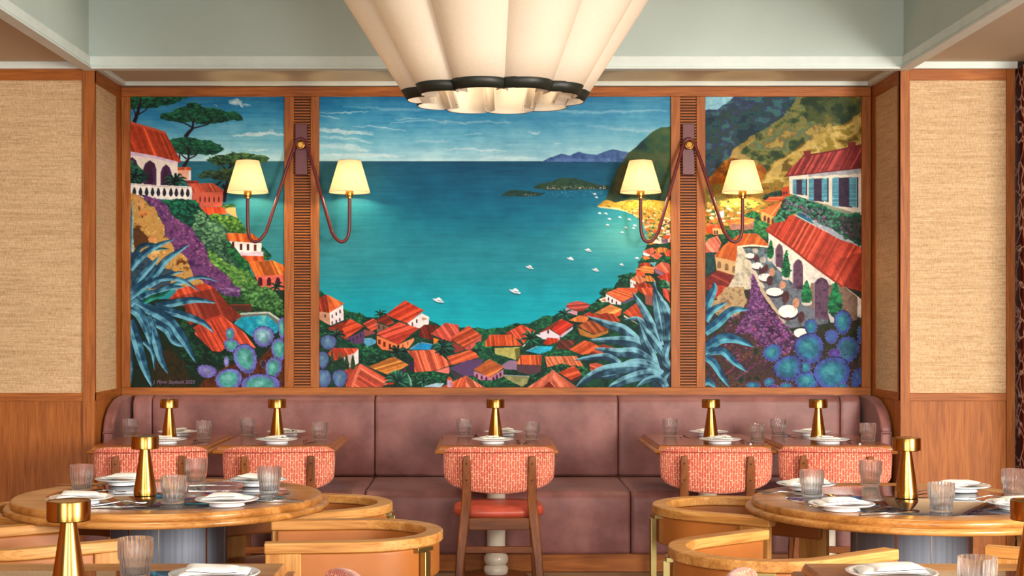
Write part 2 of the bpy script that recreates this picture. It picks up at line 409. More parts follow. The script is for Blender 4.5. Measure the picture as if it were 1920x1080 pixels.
def stripes(X, Y, dx, dy, pitch, seed):
    l = math.hypot(dx, dy); q = (X*dy-Y*dx)/l/pitch
    k = np.floor(q).astype(int); f = q-k
    rr = np.random.RandomState(seed).rand(4096)
    v = rr[k % 4096]
    line = np.clip(np.minimum(f, 1-f)*6, 0, 1)
    return v, line
def roof(pts, c, d, pitch=2.2, dark=.62, seed=3, hl=.35):
    """tiled roof: c base colour, d direction the tiles run in"""
    P = np.array([q[:2] for q in pts], float); R = region(P)
    if R is None: return
    v, ln = stripes(R[1]+2*(ND[R[0]]-.5), R[2], d[0], d[1], pitch, seed)
    base = np.array(c, np.float32)
    k = (1+hl*(v-.5))*(dark+(1-dark)*ln)*(1+.3*(NF[R[0]]-.5))
    col = base*k[..., None]
    w = np.clip((v-.6)*1.2, 0, .4)[..., None]*np.array([60, 60, 50], np.float32)
    put(R, col+w)
    n = len(P); stroke([tuple(P[0]), tuple(P[1])], 1.0, 1.0, (base*.75+50), a=.6)
def ribbon(P, w):
    P = np.asarray(P, float); T = np.gradient(P, axis=0); T /= (np.hypot(T[:, 0], T[:, 1])[:, None]+1e-9)
    Nn = np.stack([-T[:, 1], T[:, 0]], 1)
    w = np.asarray(w)[:, None]/2
    return P+Nn*w, P-Nn*w
def stroke(pts, w0, w1, col, a=1.0, smooth=True, rough=0):
    P = np.array([q[:2] for q in pts], float)
    if smooth and len(P) > 2: P = cat(P, 6, False)
    w = np.linspace(w0, w1, len(P))
    l, r = ribbon(P, w)
    fill(np.vstack([l, r[::-1]]), col, a=a, rough=rough)
def leaf(pts, w, light, dark, base=.55):
    P = cat(np.array([q[:2] for q in pts], float), 8, False)
    t = np.linspace(0, 1, len(P))
    pr = w*np.clip(base+(1-base)*np.sin(np.clip(t*1.9, 0, 1.57)), 0, 1)*np.power(np.clip(1-t, 0, 1), .62)*1.25
    l, r = ribbon(P, pr)
    fill(np.vstack([l, r[::-1]]), [tuple(np.array(dark)*.8), dark, tuple(np.array(dark)*.45+np.array(light)*.55), light], lo=.2, hi=.85, noise=NL)
    mid = P+(l-P)*.15
    fill(np.vstack([l, mid[::-1]]), [dark, light, tuple(np.minimum(np.array(light)*1.12+10, 255))], lo=.15, hi=.7, noise=NL)
    stroke([tuple(q) for q in l[::4]], .9, .5, tuple(np.minimum(np.array(light)*1.2+25, 255)), a=.75, smooth=False)
    stroke([tuple(q) for q in r[::4]], 1.1, .5, tuple(np.array(dark)*.5), a=.8, smooth=False)
def ell(cx, cy, rx, ry, ang=0, n=28):
    t = np.linspace(0, 2*math.pi, n, endpoint=False); a = math.radians(ang)
    x = rx*np.cos(t); y = ry*np.sin(t)
    return np.stack([cx+x*math.cos(a)-y*math.sin(a), cy+x*math.sin(a)+y*math.cos(a)], 1)
def pad(cx, cy, rx, ry, ang=0, rim=(105, 100, 185), mid=(75, 160, 175), hi=(120, 205, 200), dots=True):
    t = np.linspace(0, 2*math.pi, 30, endpoint=False); a = math.radians(ang)
    x = rx*np.cos(t)*(1-.18*np.sin(t)); y = ry*np.sin(t)
    q = lambda k, ox=0, oy=0: np.stack([cx+ox+k*(x*math.cos(a)-y*math.sin(a)), cy+oy+k*(x*math.sin(a)+y*math.cos(a))], 1)
    fill(q(1.06), tuple(np.array(rim)*.45)); fill(q(1.0), [tuple(np.array(rim)*.75), rim, tuple(np.array(rim)*1.15)])
    for k, f in ((.86, .3), (.76, .6), (.64, 1.0)):
        c = np.array(rim)*(1-f)+np.array(mid)*f
        fill(q(k, -rx*.03, -ry*.04), [tuple(c*.82), tuple(c), tuple(c*1.12)])
    fill(q(.42, -rx*.12, -ry*.12), [mid, hi], a=.55); fill(q(.25, -rx*.1, -ry*.2), [hi, tuple(np.array(hi)*1.08)], a=.5)
    if dots:
        for p in q(1.04)[::2]:
            fill(ell(p[0], p[1], .7, .7, n=8), (200, 200, 225), a=.8)
def bush(pts, pl=((14, 50, 42), (22, 88, 62), (48, 128, 78)), dens=.05, r=3.2, smooth=True, rough=2.0, spread=1.0, top=True):
    P = np.array([q[:2] for q in pts], float)
    if smooth: P = cat(P, 6)
    R = region(P, rough)
    if R is None: return
    sl, X, Y, m = R
    put(R, pal(pl[:2], NB[sl], .35, .7)*(1+.4*(NF[sl]-.5))[..., None])
    ys, xs = np.nonzero(m)
    if len(ys) == 0: return
    n = int(len(ys)/CS/CS*dens)
    y0, y1 = Y.min(), Y.max()
    idx = prs.randint(0, len(ys), n)
    for i in idx:
        x = X[ys[i], xs[i]]; y = Y[ys[i], xs[i]]
        k = prs.rand()*.7+(.45*(1-(y-y0)/(y1-y0+1)) if top else .2)+.25*(NB[sl][ys[i], xs[i]]-.5)
        c = pal([pl[0], pl[1], pl[2], tuple(np.array(pl[2])*1.25)], np.array(k), .1, 1.05)
        rr = r*(.5+prs.rand()*.8)
        fill(ell(x, y, rr*spread, rr*.6, prs.rand()*60-30, n=9), tuple(c), a=.8, rough=.6)
def frond(cx, cy, r, n=9, col=(28, 88, 70), a0=0, a1=360):
    for i in range(n):
        a = math.radians(a0+(a1-a0)*i/max(n-1, 1)+prs.rand()*12)
        x, y = cx+r*math.cos(a), cy+r*.62*math.sin(a)
        mx, my = cx+r*.55*math.cos(a), cy+r*.5*math.sin(a)-r*.16
        k = .6+.7*prs.rand()
        leaf([(cx, cy), (mx, my), (x, y)], r*.24, tuple(np.array(col)*k*1.2), tuple(np.array(col)*k*.6))
def cypress(cx, yb, w, h, c=((12, 62, 45), (22, 105, 66), (40, 140, 85))):
    P = [(cx, yb-h), (cx+w*.32, yb-h*.6), (cx+w*.5, yb-h*.25), (cx+w*.25, yb), (cx-w*.25, yb), (cx-w*.5, yb-h*.25), (cx-w*.32, yb-h*.6)]
    bush(P, c, dens=.12, r=max(1.0, w*.16), rough=.6)
def pine(pts, trunk=(), pl=((20, 48, 45), (24, 84, 64), (40, 118, 80))):
    bush(pts, pl, dens=.10, r=2.6, rough=2.2, spread=1.6)
    for t, w0, w1 in trunk: stroke(t, w0, w1, (42, 28, 34))
def wins(lst, c=(90, 45, 60)):
    for (x, y, w, h, arch) in lst:
        if arch:
            p = [(x-w/2, y+h/2), (x-w/2, y-h*.2), (x-w*.3, y-h*.45), (x, y-h/2), (x+w*.3, y-h*.45), (x+w/2, y-h*.2), (x+w/2, y+h/2)]
        else: p = [(x-w/2, y-h/2), (x+w/2, y-h/2), (x+w/2, y+h/2), (x-w/2, y+h/2)]
        fill(p, [tuple(np.array(c)*.7), c])
def boat(x, y, s=1.0, fl=1):
    fill([(x-9*s, y-2*s), (x+3*s, y), (x+9*s, y+5*s), (x+2*s, y+6*s), (x-5*s, y+3*s)], (20, 95, 115), smooth=True, a=.7)
    fill([(x-10*s, y-3*s), (x-2*s, y-2*s), (x+9*s, y+2*s), (x+8*s, y+4*s), (x-1*s, y+3*s), (x-7*s, y)], (225, 232, 238))
    fill([(x-4*s, y-3*s), (x+1*s, y-5*s), (x+6*s, y-1*s), (x+5*s, y+1*s), (x-1*s, y)], (245, 245, 250))
    stroke([(x-2*s, y-.5*s), (x+5*s, y+1.6*s)], .8*s, .8*s, (60, 75, 95), smooth=False)
def vgrad(stops):
    ys = [s[0] for s in stops]; cs = np.array([s[1] for s in stops], np.float32)
    return np.stack([np.interp(PY, ys, cs[:, k]) for k in range(3)], 1)

def paint_mural():
    # --- sky and sea
    g = vgrad([(179, (34, 122, 172)), (215, (62, 152, 196)), (255, (108, 184, 212)), (285, (152, 208, 224)), (302, (184, 224, 232))])
    ART[:] = g[:, None, :]
    ART[:] += ((NH-.5)*40)[..., None]*np.array([1, .8, .55], np.float32) + ((NS-.5)*60)[..., None]*np.array([1, .7, .4], np.float32)
    xg = np.clip((PX-900)/360, 0, 1)[None, :, None]; tg = np.clip((300-PY)/110, 0, 1)[:, None, None]
    ART[:] = ART*(1-.35*xg*(1-.3*tg))+np.array([140, 180, 195], np.float32)*(.35*xg*(1-.3*tg))
    clouds = [L1([(1060, 95), (1120, 90), (1165, 85), (1210, 130)])+[(9, .9)], L1([(1220, 105), (1310, 118)])+[(4, .7)],
              L1([(1130, 445), (1250, 432), (1350, 425), (1480, 410), (1600, 430), (1680, 450)])+[(6, .85)], L1([(1280, 600), (1500, 602)])+[(5, .5)],
              L1([(1500, 375), (1560, 400)])+[(3, .5)], L1([(900, 105), (950, 125)])+[(2, .5)],
              [(598, 241), (625, 243), (650, 246), (700, 249), (9, .75)], [(600, 210), (650, 212), (690, 208), (3, .5)], [(600, 216), (636, 222), (3, .4)],
              [(598, 272), (650, 276), (690, 283), (12, .45)], [(730, 231), (800, 225), (850, 229), (960, 228), (4, .35)], [(740, 222), (790, 222), (3, .4)],
              [(830, 279), (900, 280), (950, 284), (4, .5)], [(990, 249), (1013, 249), (3, .6)], [(870, 250), (905, 251), (3, .4)], [(598, 290), (760, 292), (9, .4)],
              [(1040, 269), (1052, 270), (3, .4)], [(900, 296), (1010, 296), (6, .4)], [(640, 198), (760, 205), (820, 203), (5, .25)],
              [(1000, 205), (1100, 210), (1250, 206), (7, .25)], [(780, 265), (850, 262), (5, .25)], [(660, 236), (720, 238), (760, 246), (3, .5)],
              [(1100, 236), (1200, 244), (1256, 240), (8, .25)], [(600, 255), (640, 258), (700, 266), (6, .35)]]
    for c in clouds:
        *p, (w, a) = c
        p = cat(p, 8, False) if len(p) > 2 else np.linspace(p[0], p[1], 10)
        t = np.linspace(0, math.pi, len(p))
        for k in range(3):
            l, r = ribbon(p+prs.randn(2)*w*.15, w*(.35+.65*np.sin(t))*(1-.25*k))
            fill(np.vstack([l, r[::-1]]), [(214, 232, 238), (248, 250, 250)], rough=2.6, a=a*.45)
    g = vgrad([(302, (22, 84, 116)), (312, (14, 88, 122)), (360, (10, 104, 138)), (410, (12, 120, 148)), (460, (34, 138, 156)), (510, (34, 150, 166)), (560, (8, 164, 182)), (620, (0, 178, 196)), (729, (0, 178, 196))])
    m = (PY >= 302)[:, None, None]
    sea = np.broadcast_to(g[:, None, :], ART.shape).copy()
    d = np.exp(-((PX-598)/120.)**2)[None, :, None]*np.clip((620-PY)/200, 0, 1)[:, None, None]
    sea = sea*(1-.5*d)+np.array([70, 128, 138], np.float32)*.5*d
    e = (np.exp(-((PX[None, :]-1175)/95.)**2-((PY[:, None]-445)/48.)**2))[..., None]
    sea = sea*(1-.75*e)+np.array([110, 190, 186], np.float32)*.75*e
    lf = (PX < 560)[None, :, None]*1.0
    sea = sea*(1-.5*lf)+np.array([62, 132, 142], np.float32)*.5*lf
    sea += ((NH-.5)*24)[..., None]*np.array([.5, .9, .9], np.float32)+((NS-.5)*26)[..., None]*np.array([.5, .9, .9], np.float32)
    ART[:] = np.where(m, sea, ART)
    # --- far ridges, islands
    fill(C5([(515, 447), (580, 412), (640, 395), (715, 367), (800, 383), (890, 347), (985, 370), (1080, 375), (1150, 345), (1240, 320), (1330, 340), (1400, 350), (1420, 447)]), [(52, 88, 138), (70, 102, 158), (92, 124, 176)], rough=.6)
    fill(C5([(560, 447), (680, 425), (860, 415), (1000, 420), (1180, 405), (1300, 430), (1400, 447)]), [(80, 118, 178), (104, 138, 190)], a=.6, rough=1.5)
    fill(C5([(105, 795), (150, 755), (200, 735), (330, 738), (430, 755), (520, 765), (560, 760), (500, 795), (330, 800)]), [(30, 62, 60), (44, 78, 68)], rough=.8)
    fill(C5([(425, 715), (480, 672), (600, 655), (700, 612), (850, 612), (910, 630), (980, 650), (1100, 682), (1200, 690), (1195, 730), (1000, 728), (740, 735), (600, 738)]), [(28, 58, 58), (42, 74, 60), (52, 84, 62)], rough=.8)
    for i in range(120):
        x = 420+prs.rand()*760; y = 724-abs(prs.randn())*18; q = C5([(x, y)])[0]
        if x < 560: q = C5([(300+prs.rand()*250, 782+prs.randn()*4)])[0]
        fill(ell(q[0], q[1], .5+prs.rand()*.8, .4+prs.rand()*.4, n=7), [(235, 225, 210), (205, 140, 100), (245, 245, 245), (190, 165, 120)][prs.randint(4)], a=.75)
    for i in range(70):
        q = C5([(560+prs.rand()*600, 745+prs.rand()**2*60)])[0]
        fill(ell(q[0], q[1], 1.2, .35, n=7), (150, 215, 230), a=.6)
    # --- centre headland
    head = C5([(1165, 850), (1190, 760), (1220, 670), (1250, 590), (1300, 500), (1350, 420), (1400, 355), (1460, 305), (1540, 230), (1600, 180), (1640, 140), (1735, 95), (1770, 100), (1850, 82), (1850, 900), (1400, 880)])
    fill(head, [(30, 62, 66), (44, 84, 68), (66, 92, 60), (78, 96, 64)], rough=1.0, noise=NS, shade=lambda X, Y: .8+.3*np.clip((380-Y)/140, 0, 1)*np.clip((X-1150)/90, 0, 1.1))
    fill(C5([(1280, 560), (1330, 480), (1400, 500), (1380, 640), (1300, 780), (1240, 760)]), [(86, 70, 36), (104, 76, 38)], smooth=True, rough=5, a=.45)
    # shore and town on the right of the centre panel
    fill(C4([(228, 150), (300, 95), (340, 85), (420, 110), (560, 85), (700, 85), (1030, 90), (1030, 560), (760, 560), (775, 470), (745, 380), (715, 320), (660, 268), (560, 215), (450, 185), (330, 172), (240, 160)]), [(110, 110, 50), (170, 140, 50), (200, 160, 60), (140, 140, 70)], rough=1.2)
    fill(C4([(228, 150), (240, 162), (330, 174), (450, 188), (560, 218), (660, 272), (715, 322), (722, 305), (660, 250), (560, 200), (450, 172), (330, 158)]), [(200, 180, 140), (225, 205, 165)], rough=.6)
    for i in range(430):
        y = 100+prs.rand()**.8*440; xl = np.interp(y, [100, 170, 220, 270, 320, 380, 470, 540], [300, 420, 560, 660, 715, 745, 775, 790])
        x = xl+prs.rand()*(1030-xl); q = C4([(x, y)])[0]; s = .6+(y-100)/440*2.6
        c = [(238, 225, 205), (232, 120, 62), (210, 92, 50), (240, 232, 220), (60, 96, 60), (226, 176, 80), (44, 84, 58), (150, 150, 70), (215, 150, 110)][prs.randint(9)]
        w = s*(1+prs.rand()*1.2); h = s*(.6+prs.rand()*.7)
        fill([(q[0]-w, q[1]-h*.2), (q[0], q[1]-h), (q[0]+w, q[1]-h*.3), (q[0]+w*.9, q[1]+h), (q[0]-w*.9, q[1]+h)], c, a=.9, rough=.4)
    for q in C4([(255, 226), (320, 228), (360, 287), (470, 268), (570, 290), (340, 350), (535, 378), (630, 355), (615, 385), (497, 430), (220, 55), (200, 20)]):
        boat(q[0], q[1], .42)
    for (x, y, s) in [(822, 563, 1.15), (966, 546, 1.2), (993, 501, .85), (1070, 485, .75), (1103, 469, .75), (1117, 506, .75), (1166, 496, .5), (1195, 484, .5)]: boat(x, y, s)
    fill([(590, 600), (700, 600), (930, 622), (1080, 590), (1180, 540), (1210, 470), (1290, 470), (1290, 740), (590, 740)], [(14, 52, 44), (24, 76, 56)], rough=2)
    # --- shoreline greenery under the centre houses
    land = C1([(40, 40), (90, 60), (300, 210), (400, 260), (520, 300), (640, 310), (760, 300), (1200, 330), (1330, 400), (1535, 420)])+C2([(660, 350), (760, 370), (860, 360), (960, 350), (1100, 290), (1180, 310), (1300, 290), (1420, 230), (1560, 210), (1700, 150), (1900, 40)])+C3([(620, 180), (700, 110), (740, 40), (860, 0)])+C4([(480, 900), (640, 860), (680, 740), (740, 600), (760, 560), (1030, 540), (1030, 1080)])+[(1262, 730), (596, 730)]
    fill(land, [(12, 46, 40), (18, 66, 50), (30, 88, 60)], rough=1.5)
    for pts in (C1([(310, 220), (400, 265), (490, 270), (570, 340), (480, 380), (330, 320)]), C2([(670, 350), (760, 370), (870, 360), (960, 350), (1060, 300), (1150, 290), (1150, 380), (900, 420), (760, 460), (700, 430)]),
                C2([(1290, 300), (1420, 230), (1480, 205), (1600, 230), (1560, 300), (1400, 380), (1320, 350)]), C1([(330, 580), (480, 590), (640, 640), (800, 700), (860, 720), (700, 760), (560, 830), (480, 780), (470, 660)]),
                C1([(1000, 940), (1200, 870), (1330, 910), (1480, 960), (1380, 1010), (1100, 1010)]), C2([(1500, 850), (1680, 770), (1780, 800), (1640, 880)]), C2([(600, 940), (950, 930), (1050, 980), (1250, 1060), (700, 1060)]),
                C2([(640, 560), (740, 530), (860, 600), (1000, 700), (900, 760), (760, 720)]), C4([(450, 900), (600, 860), (640, 900), (560, 970)]), C4([(660, 750), (760, 700), (1010, 690), (1010, 750), (820, 760)]),
                C4([(250, 1075), (300, 1020), (400, 1030), (410, 1070)]), C3([(705, 40), (780, 0), (860, 15), (800, 80), (730, 80)]), C3([(530, 240), (680, 140), (800, 160), (700, 230), (580, 260)]),
                C3([(320, 520), (420, 470), (520, 530), (400, 560), (300, 550)]), C1([(40, 350), (90, 380), (150, 480), (230, 560), (130, 640), (40, 640)]), C1([(40, 30), (75, 45), (90, 70), (40, 90)]),
                C2([(1440, 640), (1700, 620), (1860, 670), (1700, 690), (1440, 680)]), C2([(1270, 1000), (1280, 900), (1500, 870), (1540, 900), (1350, 1010)])):
        bush(pts, dens=.07, r=2.6)
    # pools and greens
    for pts, c in ((C1([(525, 540), (600, 535), (655, 560), (650, 590), (560, 630), (525, 590)]), (90, 165, 200)), (C1([(1010, 655), (1110, 585), (1260, 600), (1230, 660)]), (30, 140, 190)),
                   (C2([(1250, 625), (1380, 565), (1570, 570), (1540, 620), (1410, 660)]), (40, 170, 200)), (C2([(0, 520), (130, 545), (110, 600), (0, 610)]), (20, 140, 195)), (C2([(970, 910), (1290, 925), (1260, 1010), (1200, 1050), (1020, 960)]), (150, 150, 100)),
                   (C4([(790, 755), (860, 750), (840, 800)]), (90, 180, 195))):
        fill(pts, [tuple(np.array(c)*.9), tuple(np.array(c)*1.15)]); P = [tuple(p[:2]) for p in pts]; stroke([P[0], P[1]], 1.3, 1.3, (150, 170, 190), smooth=False)
    O = (226, 92, 52); RD = (196, 60, 38); PK = (222, 104, 78); BR = (168, 62, 34); AM = (214, 124, 52); DK = (120, 40, 26); LO = (236, 130, 66)
    WH = (238, 228, 228); SAL = (240, 138, 84); PU = (104, 72, 112); MV = (176, 120, 140); TAN = (196, 150, 108)
    # --- centre houses, back to front
    fill(C4([(835, 800), (940, 870), (940, 900), (850, 860)]), [(150, 100, 130)]); roof(C4([(920, 740), (1000, 770), (1020, 870), (940, 865), (835, 800)]), PK, (.6, .8), 2)
    roof(C4([(720, 630), (820, 590), (860, 620), (790, 680), (730, 650)]), PK, (.3, 1), 1.6); fill(C4([(720, 640), (790, 665), (785, 685), (722, 675)]), [WH])
    roof(C4([(830, 620), (900, 585), (985, 600), (960, 640), (870, 650)]), AM, (.3, 1), 1.6); roof(C4([(790, 680), (860, 645), (930, 670), (870, 720)]), PK, (.6, .8), 1.6); roof(C4([(940, 650), (1000, 610), (1020, 620), (1020, 690), (960, 680)]), O, (.3, 1), 1.6)
    roof(C4([(700, 690), (760, 680), (800, 710), (740, 720)]), LO, (1, .2), 1.6); roof(C4([(930, 460), (1010, 460), (1000, 500), (930, 500)]), O, (0, 1), 1.8)
    fill(C4([(905, 500), (985, 505), (985, 545), (920, 540)]), [(120, 90, 120)]); roof(C4([(680, 770), (700, 755), (790, 755), (800, 790), (670, 800)]), BR, (.2, 1), 1.8)
    roof(C4([(640, 820), (740, 785), (840, 800), (830, 870), (720, 860)]), LO, (1, .15), 1.8); fill(C4([(640, 830), (740, 865), (735, 900), (645, 890)]), [O])
    fill(C4([(580, 930), (640, 950), (640, 1000), (620, 1020), (580, 1020)]), [WH]); wins([F(1080, 360, 5.684, [(595, 970)])[0]+(1.6, 3, 0), F(1080, 360, 5.684, [(620, 975)])[0]+(1.6, 3, 0)]); roof(C4([(650, 880), (740, 920), (740, 950), (680, 975), (580, 930)]), (232, 130, 92), (.4, 1), 2)
    roof(C4([(740, 890), (800, 890), (860, 960), (740, 950)]), AM, (.3, 1), 2); roof(C4([(610, 990), (740, 960), (810, 990), (830, 1080), (700, 1080)]), BR, (.5, 1), 2)
    roof(C4([(870, 900), (1010, 850), (1020, 960), (910, 950)]), RD, (.2, 1), 2); fill(C4([(910, 920), (1000, 960), (1005, 1060), (930, 1010)]), [(140, 160, 140)]); bush(C4([(890, 960), (950, 950), (990, 1010), (930, 1040)]), dens=.1)
    fill(C3([(775, 60), (940, 150), (935, 180), (830, 170), (775, 120)]), [WH]); wins([F(1000, 540, 5.685, [(p, q)])[0]+(2.6, 7, 1) for p, q in ((803, 115), (843, 135), (888, 158))])
    fill(C3([(940, 150), (1100, 80), (1100, 110), (970, 175)]), [(88, 92, 110)]); roof(C3([(905, 0), (1110, 0), (1115, 40), (1070, 90), (940, 152), (775, 52)]), (236, 104, 58), (1, .35), 2.2)
    fill(C3([(700, 120), (775, 95), (800, 150), (740, 150)]), [WH]); roof(C3([(720, 130), (770, 112), (775, 145)]), AM, (1, .2), 2)
    roof(C3([(1150, 0), (1290, 0), (1300, 120), (1200, 100)]), O, (.5, 1), 2.4); fill(C3([(1190, 60), (1300, 120), (1300, 200), (1200, 170)]), [(150, 90, 80)]); roof(C3([(1380, 0), (1450, 20), (1460, 160), (1390, 80)]), (190, 70, 50), (.3, 1), 2.4)
    fill(C3([(345, 210), (470, 250), (470, 290), (360, 270)]), [(205, 150, 170)]); roof(C3([(345, 200), (380, 160), (470, 138), (560, 155), (610, 185), (590, 200), (530, 245), (470, 250)]), (176, 70, 62), (1, -.1), 2.2)
    frond(*C3([(340, 285)])[0], 16, 8)
    fill(C3([(860, 290), (945, 225), (930, 290), (880, 310)]), [O]); roof(C3([(820, 175), (945, 225), (850, 300), (650, 270)]), (240, 150, 76), (1, -.35), 2.2)
    fill(C3([(965, 285), (1100, 370), (1130, 400), (1090, 370), (970, 310)]), [(230, 205, 175)]); roof(C3([(1110, 150), (1200, 400), (1100, 350), (960, 262)]), O, (.8, 1), 2.6)
    roof(C3([(380, 345), (500, 290), (600, 310), (560, 370), (450, 360)]), LO, (.3, 1), 2.2); roof(C3([(530, 290), (600, 255), (690, 290), (660, 320)]), RD, (.6, 1), 2.2); roof(C3([(640, 300), (760, 265), (860, 275), (940, 350), (860, 375), (760, 370)]), BR, (.6, .8), 2.4)
    fill(C3([(470, 420), (640, 500), (800, 450), (800, 480), (640, 540), (500, 500)]), [(170, 110, 45), (190, 130, 60)]); roof(C3([(600, 345), (660, 360), (810, 440), (650, 495), (465, 405)]), (160, 78, 40), (.7, .8), 2.6)
    fill(C3([(20, 500), (170, 440), (285, 510), (280, 560), (100, 545)]), [WH, (215, 205, 225)]); fill(C3([(285, 510), (425, 410), (420, 440), (300, 530)]), [(200, 195, 220)])
    roof(C3([(300, 330), (430, 390), (290, 510), (190, 440)]), (204, 52, 34), (1, -.6), 2.4); roof(C3([(300, 330), (180, 400), (20, 500), (170, 442)]), BR, (1, -.5), 2.4); wins([C3([(160, 465)])[0]+(3.4, 7, 1)])
    roof(C3([(150, 530), (275, 540), (260, 575), (150, 610), (105, 590)]), (190, 56, 26), (.2, 1), 2.2)
    roof(C3([(255, 580), (300, 550), (470, 560), (380, 655), (250, 650)]), (110, 54, 44), (.6, .6), 2.4); roof(C3([(540, 560), (630, 580), (700, 620), (620, 700), (510, 710), (380, 655)]), (196, 82, 40), (1, -.6), 2.6); roof(C3([(700, 620), (750, 600), (910, 650), (740, 700), (580, 710)]), (158, 62, 38), (1, .3), 2.4)
    # middle houses
    fill(C1([(660, 370), (790, 410), (790, 480), (660, 470)]), [(130, 100, 84)]); wins([C1([(685, 415)])[0]+(2.4, 7, 0), C1([(735, 425)])[0]+(2.4, 7, 0)])
    fill(C1([(985, 375), (1140, 270), (1220, 310), (1215, 385), (1110, 430), (1030, 410)]), [WH]); wins([C1([(1040, 385)])[0]+(2.6, 7, 0), C1([(1087, 355)])[0]+(2.6, 7, 0)]); fill(C1([(1140, 310), (1210, 330), (1150, 345)]), [TAN])
    frond(*C1([(700, 285)])[0], 14, 8)
    roof(C1([(960, 132), (1165, 240), (985, 375), (830, 320), (760, 280)]), (204, 66, 36), (1, -.5), 3.0); roof(C1([(760, 280), (850, 372), (780, 400), (640, 345)]), (136, 44, 28), (1, -.5), 3)
    roof(C1([(620, 325), (660, 350), (660, 440), (600, 460), (510, 380)]), (200, 78, 56), (1, -.5), 2.4); fill(C1([(520, 440), (620, 460), (650, 480), (530, 520)]), [(150, 80, 80)])
    fill(C1([(155, 260), (300, 180), (310, 340), (165, 400)]), [WH]); fill(C1([(42, 250), (155, 262), (165, 400), (42, 330)]), [(196, 140, 110), (210, 160, 130)]); wins([C1([p])[0]+(2.8, 6.5, 1) for p in ((185, 300), (228, 275), (268, 250), (185, 370), (228, 355), (265, 335), (110, 297))], (90, 80, 100))
    roof(C1([(125, 68), (312, 165), (155, 265)]), (234, 110, 54), (.6, 1), 2.4); roof(C1([(125, 68), (155, 265), (42, 250), (42, 105)]), (170, 60, 34), (.2, 1), 2.4)
    fill(C1([(320, 545), (525, 455), (525, 590), (430, 600)]), [PU, (84, 60, 108)]); wins([C1([p])[0]+(2.2, 6, 0) for p in ((370, 560), (410, 550), (450, 530), (490, 505))], (60, 40, 70))
    roof(C1([(375, 328), (525, 410), (320, 550), (280, 430)]), (206, 72, 36), (1, -.4), 3); roof(C1([(375, 328), (290, 430), (320, 550), (130, 430)]), (150, 52, 30), (1, .2), 3)
    roof(C1([(1120, 430), (1170, 390), (1320, 400), (1240, 490), (1270, 560), (1110, 520)]), DK, (.3, 1), 2.6)
    fill(C1([(1265, 530), (1440, 580), (1440, 612), (1265, 600)]), [(236, 136, 44)]); roof(C1([(1390, 370), (1535, 395), (1540, 480), (1440, 580), (1235, 490)]), (222, 92, 74), (.7, 1), 2.6)
    fill(C2([(345, 500), (520, 600), (520, 610), (400, 650)]), [(150, 60, 56)]); fill(C2([(520, 590), (718, 450), (710, 520), (640, 560), (600, 600), (530, 610)]), [(206, 96, 90)]); roof(C2([(560, 320), (722, 440), (520, 590), (340, 480)]), (196, 82, 48), (1, -.5), 2.8); wins([C2([(578, 580)])[0]+(1.6, 5, 1)])
    fill(C1([(660, 505), (890, 605), (895, 670), (720, 660), (665, 600)]), [SAL, (232, 120, 70)]); fill(C1([(890, 605), (1060, 530), (1060, 560), (1000, 640), (895, 670)]), [(244, 150, 100)])
    wins([C1([p])[0]+(4.2, 9, 0) for p in ((688, 575), (742, 600), (800, 625))], (110, 30, 30)); wins([C1([p])[0]+(1.8, 6, 0) for p in ((940, 620), (990, 590), (897, 645))], (180, 70, 50))
    roof(C1([(900, 365), (1110, 430), (890, 608), (655, 490)]), (206, 70, 50), (1, -.35), 3.4)
    fill(C1([(870, 930), (970, 850), (975, 980), (900, 960)]), [(96, 52, 80)]); roof(C1([(840, 730), (1000, 820), (800, 935), (570, 840)]), (210, 130, 56), (1, -.3), 2.6)
    fill(C1([(1280, 890), (1430, 840), (1440, 880), (1430, 915)]), [(240, 130, 120)]); roof(C1([(985, 670), (1280, 660), (1470, 815), (1290, 880), (1065, 900), (1055, 760)]), (222, 96, 66), (.35, 1), 3.4, hl=.5); fill(C1([(1000, 780), (1060, 790), (1060, 900), (1000, 880)]), [(60, 40, 66)])
    roof(C1([(1410, 730), (1535, 700), (1535, 800), (1480, 820)]), (200, 84, 50), (1, -.3), 2.4)
    roof(C2([(300, 700), (580, 610), (730, 690), (370, 790)]), (206, 88, 50), (1, -.4), 2.6); fill(C2([(330, 830), (560, 730), (740, 720), (720, 780), (620, 850), (620, 920), (520, 930)]), [PU, (92, 70, 118)]); fill(C2([(330, 850), (500, 920), (500, 950), (400, 950)]), [(70, 62, 70)])
    fill(C2([(625, 860), (820, 940), (980, 840), (975, 930), (830, 975), (700, 970), (625, 920)]), [(176, 110, 150), (200, 140, 160)]); wins([C2([p])[0]+(4, 8, 1) for p in ((662, 920), (718, 940), (775, 958), (860, 955), (900, 930), (942, 905))], (96, 40, 80))
    roof(C2([(810, 718), (985, 815), (820, 945), (620, 845)]), (204, 108, 56), (1, -.45), 2.4)
    frond(*C2([(270, 600)])[0], 22, 11, (24, 72, 62)); frond(*C2([(30, 1000)])[0], 14, 8, (40, 100, 80)); bush(C2([(640, 540), (760, 520), (860, 620), (900, 680), (760, 720), (660, 650)]), dens=.1)
    fill(C2([(870, 590), (1170, 575), (1180, 700), (1120, 730), (1000, 690), (880, 660)]), [(170, 165, 90), (196, 196, 124)]); fill(C2([(1110, 600), (1175, 580), (1180, 700), (1130, 730)]), [(110, 110, 50)])
    roof(C2([(1190, 312), (1360, 385), (1270, 470), (1220, 540), (1190, 500), (1000, 410)]), (214, 80, 50), (.6, .8), 3); fill(C2([(1220, 550), (1280, 520), (1360, 400), (1330, 440), (1280, 530), (1200, 580)]), [WH])
    roof(C2([(820, 430), (1080, 430), (1205, 560), (760, 570), (760, 510)]), (206, 84, 40), (.15, 1), 3); frond(*C2([(1310, 480)])[0], 22, 10, (22, 96, 70))
